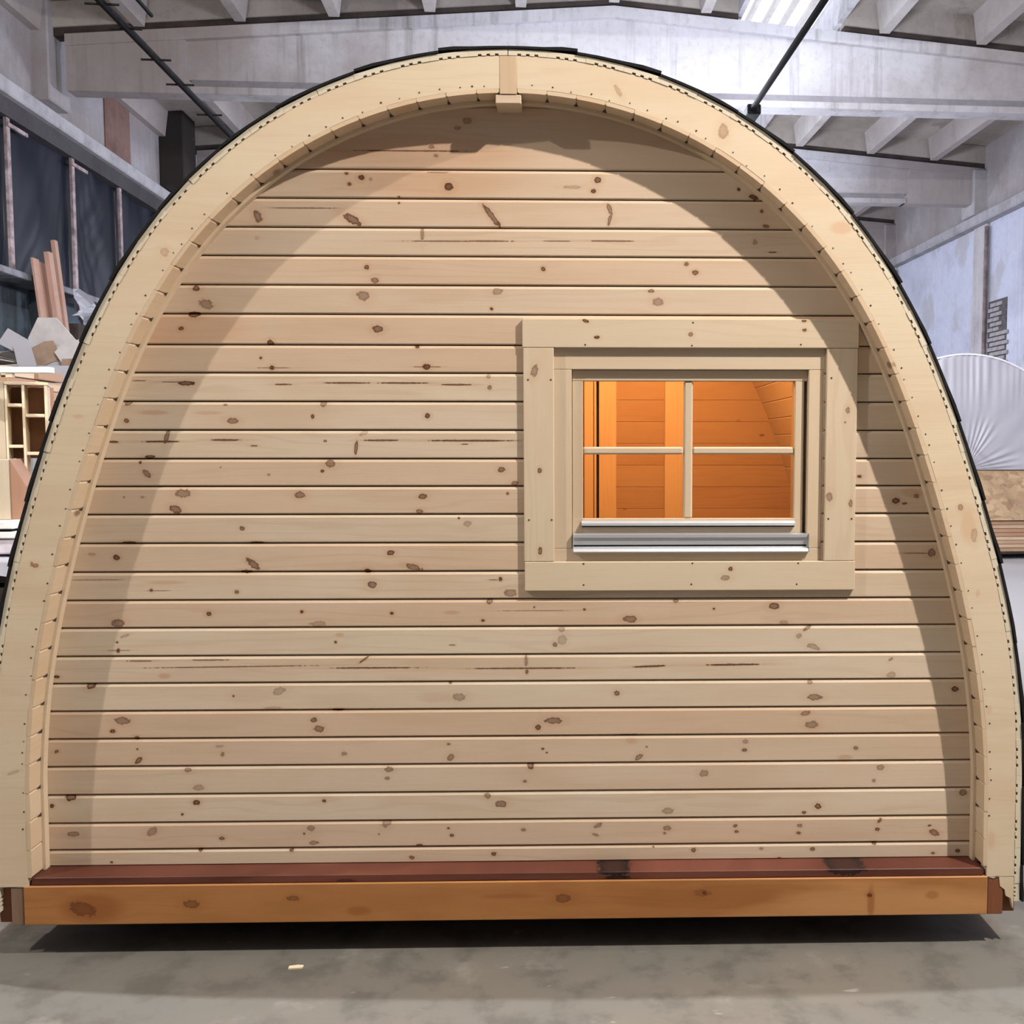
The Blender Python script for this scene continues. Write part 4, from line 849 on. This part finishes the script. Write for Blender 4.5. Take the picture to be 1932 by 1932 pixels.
rel(MB().box(CX-1.47, CX+1.47, D+0.125, D+LEN, 0.125, 0.232).build('floor_deck', M_blk, pod))
for x in (-1.55, CX, 1.2):
    rel(MB().box(x-0.06, x+0.06, D+0.45, D+LEN-0.1, 0.0, 0.1245, 0.003).build('skid', M_blk, pod))

# ---- inside, seen through the panes
M_in = timber('cabin_inner_pine', (0.50, 0.33, 0.19), (0.40, 0.23, 0.12), (), 'X', rnd=0.3, seed=2, random_knots=5.0, contrast=0.5)
M_inv = timber('cabin_inner_upright', (0.72, 0.55, 0.36), (0.62, 0.43, 0.25), (), 'Z', rnd=0.2, seed=6, random_knots=2.5, contrast=0.4)
PY = 5.15
part = rel(MB().box(CX-1.10, CX+1.10, PY+0.03, PY+0.06, 0.24, 1.80).build('partition', plain('dark_partition_core', (0.03, 0.02, 0.015), 0.9), pod))
z = 0.24
while z < 2.5:
    z1 = z+0.114
    hw = INN.half(z)+0.004
    MB().box(0.13, CX+hw, PY+0.001, PY+0.028, z+0.0004, z1-0.0004, 0.0016).build('partition_board', M_in, part)
    z = z1
MB().box(0.123, 0.214, PY-0.024, PY, 0.24, 2.44, 0.003).build('door_casing', M_inv, part)
MB().box(0.466, 0.585, PY-0.035, PY, 0.24, 2.40, 0.003).build('corner_post', M_inv, part)
MB().box(0.045, 0.094, PY-0.010, PY+0.03, 0.24, 2.44, 0.004).build('door_jamb', M_inv, part)
MB().box(0.098, 0.110, PY+0.004, PY+0.03, 0.24, 2.44).build('door_stop', M_inv, part)
MB().box(-0.80, 0.043, PY+0.02, PY+0.05, 0.24, 2.40).build('door_leaf', M_inv, part)
rel(MB().prism([(CX+s_*INN.half(zq)*0.985, zq) for s_, zz_ in ((1, [0.24+0.2*i for i in range(12)]), (-1, [2.44-0.2*i for i in range(12)])) for zq in zz_], D+LEN-0.05, D+LEN-0.02).build('rear_wall', M_in, pod))

# ============================================================ BACKGROUND THINGS (hall coordinates)
def hthing(name, label, cat, x, y, z=0.0, rz=0.0, group=None):
    return thing(name, label, cat, hall(x, y, z), HALL_ANG + rz, group)
M_ply = timber('pale_plywood', (0.50, 0.41, 0.30), (0.44, 0.34, 0.24), (), 'Z', seed=3, contrast=0.25)
M_plyr = timber('pinkish_board_inside', (0.36, 0.20, 0.13), (0.28, 0.15, 0.095), (), 'Z', seed=5, contrast=0.3)
M_edge = timber('fresh_board_edge', (0.74, 0.60, 0.43), (0.62, 0.45, 0.30), (), 'X', contrast=0.2)
M_plank = timber('rough_plank', (0.70, 0.54, 0.38), (0.36, 0.19, 0.11), (), 'X', rnd=0.85, contrast=0.5)
M_white = plain('white_painted_board', (0.78, 0.80, 0.76), 0.5, 0, 0.08, 8)
M_gyps = plain('grey_white_plasterboard', (0.47, 0.455, 0.46), 0.85, 0, 0.12, 5)
M_gypd = plain('torn_board_core', (0.27, 0.23, 0.22), 0.9, 0, 0.25, 9)
M_card = plain('brown_cardboard', (0.27, 0.19, 0.14), 0.85, 0, 0.2, 9)
M_wrap, nt, b = new_mat('white_plastic_wrap')
tc = nd(nt, 'ShaderNodeTexCoord')
lk(nt, mixc(nt, noise(nt, tc.outputs['Object'], 2.0, 5), (0.36, 0.36, 0.41), (0.48, 0.48, 0.53)), b.inputs['Base Color'])
b.inputs['Roughness'].default_value = 0.38
M_dark = plain('dark_brown_timber', (0.05, 0.035, 0.03), 0.9, 0, 0.4, 6)  # one very dark brown for stack layers, crate, bin and pallet
M_redp = plain('red_painted_panel', (0.36, 0.10, 0.09), 0.6, 0, 0.2, 6)

# workbench-high stack carrying the shelf carcass (left of the pod)
bench = hthing('timber_stack', 'bench-high stack of dark timber under the shelf unit, left of the pod', 'timber', -3.75, 7.12)
for k in range(6):
    MB().box(-0.85, 0.42, -0.45, 0.55, 0.02+0.135*k, 0.02+0.135*k+0.10, 0.006).build('beam_layer', M_dark, bench)
    if k < 6:
        for xx in (-0.7, -0.1, 0.35): MB().box(xx-0.03, xx+0.03, -0.4, 0.5, 0.0+0.135*k-0.015 if k else 0.0, 0.02+0.135*k).build('spacer', M_plank, bench)
# film over the stack
def sheet(w, d, z, drop, name, mat, parent, seed, nx=26, ny=16):
    v = []; f = []
    for j in range(ny+1):
        for i in range(nx+1):
            u, t = i/nx, j/ny
            x = -w/2 + w*u
            if t < 0.4:
                q = t/0.4; y = -d/2-0.015 - 0.02*math.sin(9*u+seed)*(1-q)*1.5; zz = z - drop*(1-q)*(0.85+0.25*math.sin(5*u+seed)) 
            else:
                q = (t-0.4)/0.6; y = -d/2-0.015 + (d+0.03)*q; zz = z + 0.012*math.sin(13*u+7*q+seed)
            v.append((x, y, zz+0.006*math.sin(31*u+seed)))
    for j in range(ny):
        for i in range(nx):
            a = j*(nx+1)+i; f.append((a, a+1, a+nx+2, a+nx+1))
    o = mesh(name, v, f, mat, parent, smooth=True); return o
cover = hthing('plastic_sheet', 'white plastic sheet draped over the timber stack beneath the shelf unit', 'sheet', -3.95, 7.14, 0)
sheet(1.30, 1.05, 0.862, 0.16, 'film', M_wrap, cover, 1.0)
slab = hthing('wrapped_board_pack', 'pack of white wrapped boards with a dark band, under the shelf unit', 'package', -3.95, 7.14, 0.885)
MB().box(-0.62, 0.60, -0.48, 0.5, 0.0, 0.10, 0.01).build('pack', plain('lilac_white_pack', (0.62, 0.56, 0.62), 0.6, 0, 0.15, 8), slab)
MB().box(-0.64, 0.615, -0.50, 0.52, 0.105, 0.15, 0.006).build('top_board', M_white, slab)
MB().box(-0.63, 0.56, -0.492, 0.5, 0.152, 0.166, 0.002).build('black_strap_layer', M_felt, slab)
MB().box(-0.64, 0.58, -0.51, 0.5, 0.168, 0.22, 0.006).build('cover_board', M_white, slab)

shelf = hthing('shelf_unit', 'pale plywood shelf carcass with open cubbyholes, left of the pod', 'shelf', -3.64, 7.08, 1.106, R(21))
MB().box(-0.40, 0.02, 0.0, 0.30, 0.0, 0.93, 0.003).build('side_cabinet', M_ply, shelf)
MB().box(0.022, 0.30, 0.26, 0.30, 0.40, 0.91, 0.002).build('back_panel', M_plyr, shelf)
for (xa, xb) in ((0.022, 0.036), (0.125, 0.142), (0.262, 0.280)):
    MB().box(xa, xb, -0.01, 0.26, 0.0, 0.91, 0.002).build('upright', M_edge, shelf)
for (xa, xb, zz_) in ((0.037, 0.124, 0.76), (0.037, 0.124, 0.475), (0.143, 0.261, 0.69), (0.143, 0.261, 0.425), (0.143, 0.261, 0.20)):
    MB().box(xa, xb, -0.008, 0.259, zz_, zz_+0.022, 0.002).build('shelf_board', M_edge, shelf)
MB().box(0.022, 0.285, -0.012, 0.26, 0.912, 0.932, 0.002).build('top_board', M_edge, shelf)
box = hthing('plywood_box', 'low pale plywood box in front of the shelf unit', 'box', -3.50, 6.74, 1.106, R(12))
MB().box(-0.34, 0.06, 0.0, 0.30, 0.0, 0.40, 0.004).build('front_panel', M_ply, box)
MB().prism([(0.062, 0.0), (0.15, 0.0), (0.155, 0.22), (0.062, 0.40)], 0.02, 0.28).build('side_wedge', M_plyr, box)
lath = hthing('white_batten', 'long white painted batten lying above the shelf unit', 'batten', -3.66, 6.90, 2.085)
MB().box(-0.45, 0.44, 0.0, 0.06, 0.0, 0.040, 0.004).build('batten', M_white, lath)
for (xx) in (-0.3, 0.05, 0.14):
    MB().box(xx, xx+0.045, 0.01, 0.05, -0.032, -0.001, 0.003).build('packer', M_edge, lath)

# a rack behind, stacked with planks and scrap board
rack = hthing('plank_stack', 'tall stack of short planks behind the white batten', 'planks', -4.67, 8.6)
pm = None
for k in range(26):
    for j in range(2):
        if pm is None:
            o = MB().box(-0.55, 0.55, -0.22, 0.22, 0.0, 0.078, 0.005).build('plank', M_plank, rack); pm = o.data
        else: o = link(bpy.data.objects.new('plank', pm), rack)
        o.location = (0.02*random.uniform(-1, 1), -0.24+0.48*j+0.01*random.uniform(-1, 1), 0.086*k)
        o.rotation_euler = (0, 0, 0.012*random.uniform(-1, 1))
scrap = hthing('scrap_board_heap', 'heap of torn grey-white plasterboard scraps on the plank stack', 'scrap', -4.95, 9.9)
def shard(px, pz, w, h_, ang, tilt, y, mat, name='board_scrap', th=0.012):
    """irregular broken piece standing or lying at a tilt"""
    j = lambda k: 1 + 0.16*math.sin(k*2.7+px*11+pz*5)
    pts = [(-w/2*j(1), -h_/2*j(2)), (w*0.1, -h_/2*j(7)), (w/2*j(3), -h_/2*j(4)), (w/2*j(5), h_/2*j(6)*0.8), (w*0.12*j(9), h_/2*j(8)), (-w/2*j(10)*0.9, h_/2*j(11)*0.9)]
    mb = MB(); mb.prism(pts, -th/2, th/2)
    M = Matrix.Translation((px, y, pz)) @ Matrix.Rotation(R(tilt), 4, 'X') @ Matrix.Rotation(R(ang), 4, 'Y')
    mb.v = [tuple(M @ Vector(p)) for p in mb.v]
    return mb.build(name, mat, scrap)
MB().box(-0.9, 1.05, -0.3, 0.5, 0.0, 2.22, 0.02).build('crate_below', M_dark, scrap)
shard(-0.35, 2.42, 0.95, 0.34, 24, 55, 0.0, M_gyps)
shard(-0.15, 2.36, 0.9, 0.25, 18, 62, -0.12, M_gypd)
shard(0.15, 2.40, 0.9, 0.42, -10, 50, 0.05, M_gyps)
shard(-0.70, 2.50, 0.8, 0.16, 30, 40, -0.2, M_gyps)
shard(-0.55, 2.33, 0.9, 0.14, 14, 40, -0.3, M_wrap)
shard(-0.45, 2.28, 0.9, 0.24, -4, 60, -0.2, M_gypd)
shard(0.50, 2.50, 0.34, 0.60, -34, 12, -0.15, M_gyps)
shard(0.42, 2.46, 0.24, 0.2, -20, 8, -0.24, M_card)
shard(0.70, 2.38, 0.26, 0.46, -30, 6, -0.26, M_gyps)
shard(0.35, 2.26, 0.5, 0.6, -8, 10, -0.20, M_wrap)
shard(0.75, 2.18, 0.4, 0.5, 12, 10, -0.28, M_card)
shard(0.60, 2.02, 0.55, 0.6, 5, 4, -0.34, M_wrap)
shard(-0.95, 2.36, 1.1, 0.10, 26, 30, -0.25, M_gyps)
shard(-0.75, 2.24, 1.2, 0.16, 3, 35, -0.34, M_gypd)
shard(-0.25, 2.27, 1.0, 0.10, -6, 30, -0.36, M_gyps)
shard(0.22, 2.52, 0.55, 0.16, 30, 10, -0.22, M_wrap)
red = hthing('red_panel', 'small red-brown panel leaning beside the shelf unit', 'panel', -3.90, 7.98, 0.0)
MB().box(0.02, 0.075, 0.0, 0.02, 1.82, 2.06, 0.002).build('panel', M_redp, red)
MB().box(0.078, 0.105, -0.006, 0.03, 1.83, 2.07, 0.003).build('edge_strip', plain('pink_edge', (0.50, 0.26, 0.24), 0.6), red)
MB().box(0.0, 0.13, -0.02, 0.06, 0.0, 1.815, 0.004).build('stand_board', M_gyps, red)
tube = hthing('grey_bucket', 'small dark grey tub beside the cubbyholes', 'bucket', -3.72, 7.52, 1.107)
MB().tube((0, 0, 0.76), (0, 0, 0.92), 0.026, 14).build('tub', plain('dark_grey_plastic', (0.09, 0.09, 0.10), 0.6), tube)
MB().box(-0.04, 0.04, -0.03, 0.05, 0.0, 0.758, 0.004).build('stand', M_gyps, tube)

# boards leaning on the left wall
def leaner(x0, y, z_top, w, th, label, mat, foot=0.9, zr=0.0):
    xt = LX+0.06+x0; L_ = math.hypot(foot, z_top); a = math.atan2(foot, z_top)
    t = hthing('leaning_board', label, 'board', xt+foot, y, 0.0, 0.0, None)
    mb = MB().box(-th, 0, -w/2, w/2, 0.0, L_, 0.004)
    M = Matrix.Rotation(-a, 4, 'Y'); mb.v = [tuple(M @ Vector(p)) for p in mb.v]
    mb.build('board', mat, t); return t
M_lean = timber('red_brown_leaning_board', (0.44, 0.24, 0.17), (0.32, 0.16, 0.11), (), 'Z', rnd=0.4, contrast=0.5, random_knots=1.0)
M_lean2 = timber('pink_leaning_board', (0.52, 0.33, 0.26), (0.40, 0.23, 0.17), (), 'Z', rnd=0.3, contrast=0.4)
leaner(0.29, 13.86, 4.10, 0.17, 0.035, 'leftmost of the red-brown boards leaning on the left wall', M_lean2, 0.42)
leaner(0.29, 14.17, 4.08, 0.40, 0.030, 'wide red-brown board in the middle of those leaning on the left wall', M_lean, 0.42)
leaner(0.40, 14.04, 4.22, 0.12, 0.07, 'stout pale post standing in front of the wide red-brown leaning board', M_lean2, 0.44)
leaner(0.29, 14.45, 4.46, 0.09, 0.06, 'tallest thin batten rising above the boards leaning on the left wall', M_lean2, 0.42)
film = hthing('crumpled_film', 'crumpled clear film hanging by the dark window above the heap', 'film', LX+0.42, 15.1, 3.45)
v = []; f = []
for j in range(9):
    for i in range(9):
        u, w = i/8, j/8
        v.append((0.08*math.sin(7*u+5*w)+0.1*w, -0.42+0.75*u+0.05*math.sin(9*w), 0.38*w - 0.25*u + 0.05*math.sin(11*u)))
for j in range(8):
    for i in range(8): a = j*9+i; f.append((a, a+1, a+10, a+9))
mesh('film', v, f, M_wrap, film)
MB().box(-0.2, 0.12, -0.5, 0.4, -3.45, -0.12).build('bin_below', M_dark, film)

# ---- right side: planks on a pallet, chipboard box, film-wrapped dome on top
stack = hthing('lumber_stack', 'low stack of reddish and pale planks on a dark pallet, right of the pod', 'planks', 7.6, 13.3)
pal = MB().box(-1.5, 1.6, -0.02, 1.1, 0.075, 0.10).build('pallet_deck', M_dark, stack)
for xx in (-1.4, 0.0, 1.4): MB().box(xx-0.06, xx+0.06, 0.0, 1.1, 0.0, 0.075).build('pallet_bearer', M_dark, stack)
pm = None
for k in range(8):
    for j in range(2):
        if pm is None:
            o = MB().box(-1.5, 1.5, -0.26, 0.26, 0.0, 0.050, 0.004).build('plank', M_plank, stack); pm = o.data
        else: o = link(bpy.data.objects.new('plank', pm), stack)
        o.location = (0.05*random.uniform(-1, 1), 0.27+0.54*j+0.012*random.uniform(-1, 1), 0.102+0.0545*k)
osb = hthing('chipboard_box', 'tan chipboard-sided box on top of the plank stack', 'box', 7.6, 13.3, 0.545)
M_osb, nt, b = new_mat('chipboard')
tc = nd(nt, 'ShaderNodeTexCoord')
vo = nd(nt, 'ShaderNodeTexVoronoi'); vo.inputs['Scale'].default_value = 1.0; lk(nt, scaled(nt, tc.outputs['Object'], (11, 5, 17)), vo.inputs['Vector'])
c = mixc(nt, vo.outputs['Color'], (0.36, 0.23, 0.13), (0.62, 0.45, 0.28))
c = mixc(nt, maprange(nt, noise(nt, tc.outputs['Object'], 14, 4), 0.6, 0.7, 0, 0.5), c, (0.22, 0.12, 0.07))
lk(nt, c, b.inputs['Base Color']); b.inputs['Roughness'].default_value = 0.75
MB().box(-1.62, 1.6, -0.02, 1.05, 0.0, 0.70, 0.004).build('side_panel', M_osb, osb)
MB().box(-1.60, 1.58, 0.0, 1.03, 0.702, 0.716, 0.003).build('lid', M_ply, osb)
dome = hthing('wrapped_dome', 'semicircular shape wrapped in pleated white plastic film, on the chipboard box', 'package', 6.05, 13.28, 1.262)
n = 200; m_ = 40; v = []; f = []; r0 = 1.585
uvv = []
for j in range(m_+1):
    q = j/m_                                   # 0 centre bottom .. 1 rim
    for i in range(n+1):
        a = PI*i/n
        X_ = r0*q*math.cos(a); Z_ = r0*q*math.sin(a)
        hang = max(0.0, min(1.0, (Z_-0.75)/0.5))                     # pleats hanging from the rim
        fan = max(0.0, 1-abs(q-0.30)/0.22)                            # folds gathered at the foot
        pleat = 0.010*hang*math.sin(58*X_+2.0*math.sin(9*X_)) * (0.4+0.6*abs(math.sin(4.7*X_+0.6))) + 0.012*fan*math.sin(a*38+3*math.sin(5*a))*abs(math.sin(a*3.3+0.8)) + 0.005*q*math.sin(a*19+3)
        v.append((r0*q*math.cos(a), 0.0 + pleat - 0.03*math.sin(PI*q), r0*q*math.sin(a)))
for j in range(m_):
    for i in range(n):
        a = j*(n+1)+i; f.append((a, a+1, a+n+2, a+n+1))
base = len(v)
for k in range(1, 5):
    for i in range(n+1):
        a = PI*i/n; rr = r0 + 0.012*math.sin(a*30)*(k > 1)
        v.append((rr*math.cos(a), 0.22*k + (0.018*math.sin(a*23+5)), rr*math.sin(a)))
prev = m_*(n+1)
for k in range(4):
    cur = base + k*(n+1)
    for i in range(n): f.append((prev+i, prev+i+1, cur+i+1, cur+i))
    prev = cur
mesh('film_cover', v, f, M_wrap, dome, smooth=True)
rim = MB(); N_ = 90
pts = [(r0*1.004*math.cos(PI*i/N_), 0.0, r0*1.004*math.sin(PI*i/N_)) for i in range(N_+1)]
for i in range(N_): rim.tube(pts[i], pts[i+1], 0.013, 6)
rim.build('rolled_rim', plain('white_film_fold', (0.82, 0.82, 0.86), 0.35), dome)

# ---- steel conduits hung along the hall, under the girders
M_rod = plain('black_steel_rod', (0.010, 0.009, 0.010), 0.8, 0.0, 0.4, 30, 0.1)
rodl = hthing('hanging_conduit', 'dark steel conduit with short cross pins, upper left of the hall', 'conduit', -3.27, 5.0, 5.0)
MB().tube((0, -1.0, 0), (0, 13.5, 0), 0.030, 10).build('conduit', M_rod, rodl)
MB().tube((0.17, -1.0, 0.14), (0.17, 3.6, 0.14), 0.016, 8).build('cable', M_rod, rodl)
for yy in (3.05, 3.5, 4.15, 4.75, 5.6, 7.0):
    MB().tube((-0.13, yy, -0.01), (0.12, yy+0.02, -0.005), 0.009, 6).build('cross_pin', M_rod, rodl)
for yy in (9.85, 15.35):
    MB().tube((0, yy-0.0, 0), (0, yy, 1.60), 0.010, 6).build('hanger', M_rod, rodl)
rodr = hthing('hanging_conduit', 'straight black conduit hung at the upper right of the hall', 'conduit', 2.265, 5.0, 5.0)
MB().tube((0, -1.0, 0), (0, 15.4, 0), 0.028, 10).build('conduit', M_rod, rodr)
MB().tube((0.05, -1.0, 0.04), (0.05, 15.4, 0.04), 0.012, 8).build('cable', M_rod, rodr)
MB().box(-0.05, 0.09, 5.05, 5.35, -0.05, 0.05, 0.01).build('junction_sleeve', M_rod, rodr)
for yy in (9.85, 15.35):
    MB().tube((0, yy, 0), (0, yy, 1.60), 0.010, 6).build('hanger', M_rod, rodr)

# ---- chips on the floor
for (x, y, rz_, l_, lab) in ((-0.86, 2.93, 0.15, 0.045, 'pale wood chip on the floor below the left part of the front beam'),
                             (0.565, 2.45, 0.05, 0.05, 'pale wood chip on the floor near the bottom right corner')):
    o = MB().prism([(-l_/2, -0.008), (l_*0.42, -0.010), (l_/2, 0.004), (l_*0.1, 0.009), (-l_*0.46, 0.007)], 0.0, 0.004, 'z').build('wood_chip', M_edge)
    o.location = (x, y, 0.0); o.rotation_euler = (0, 0, rz_); tag(o, lab, 'wood chip')
fix_normals()
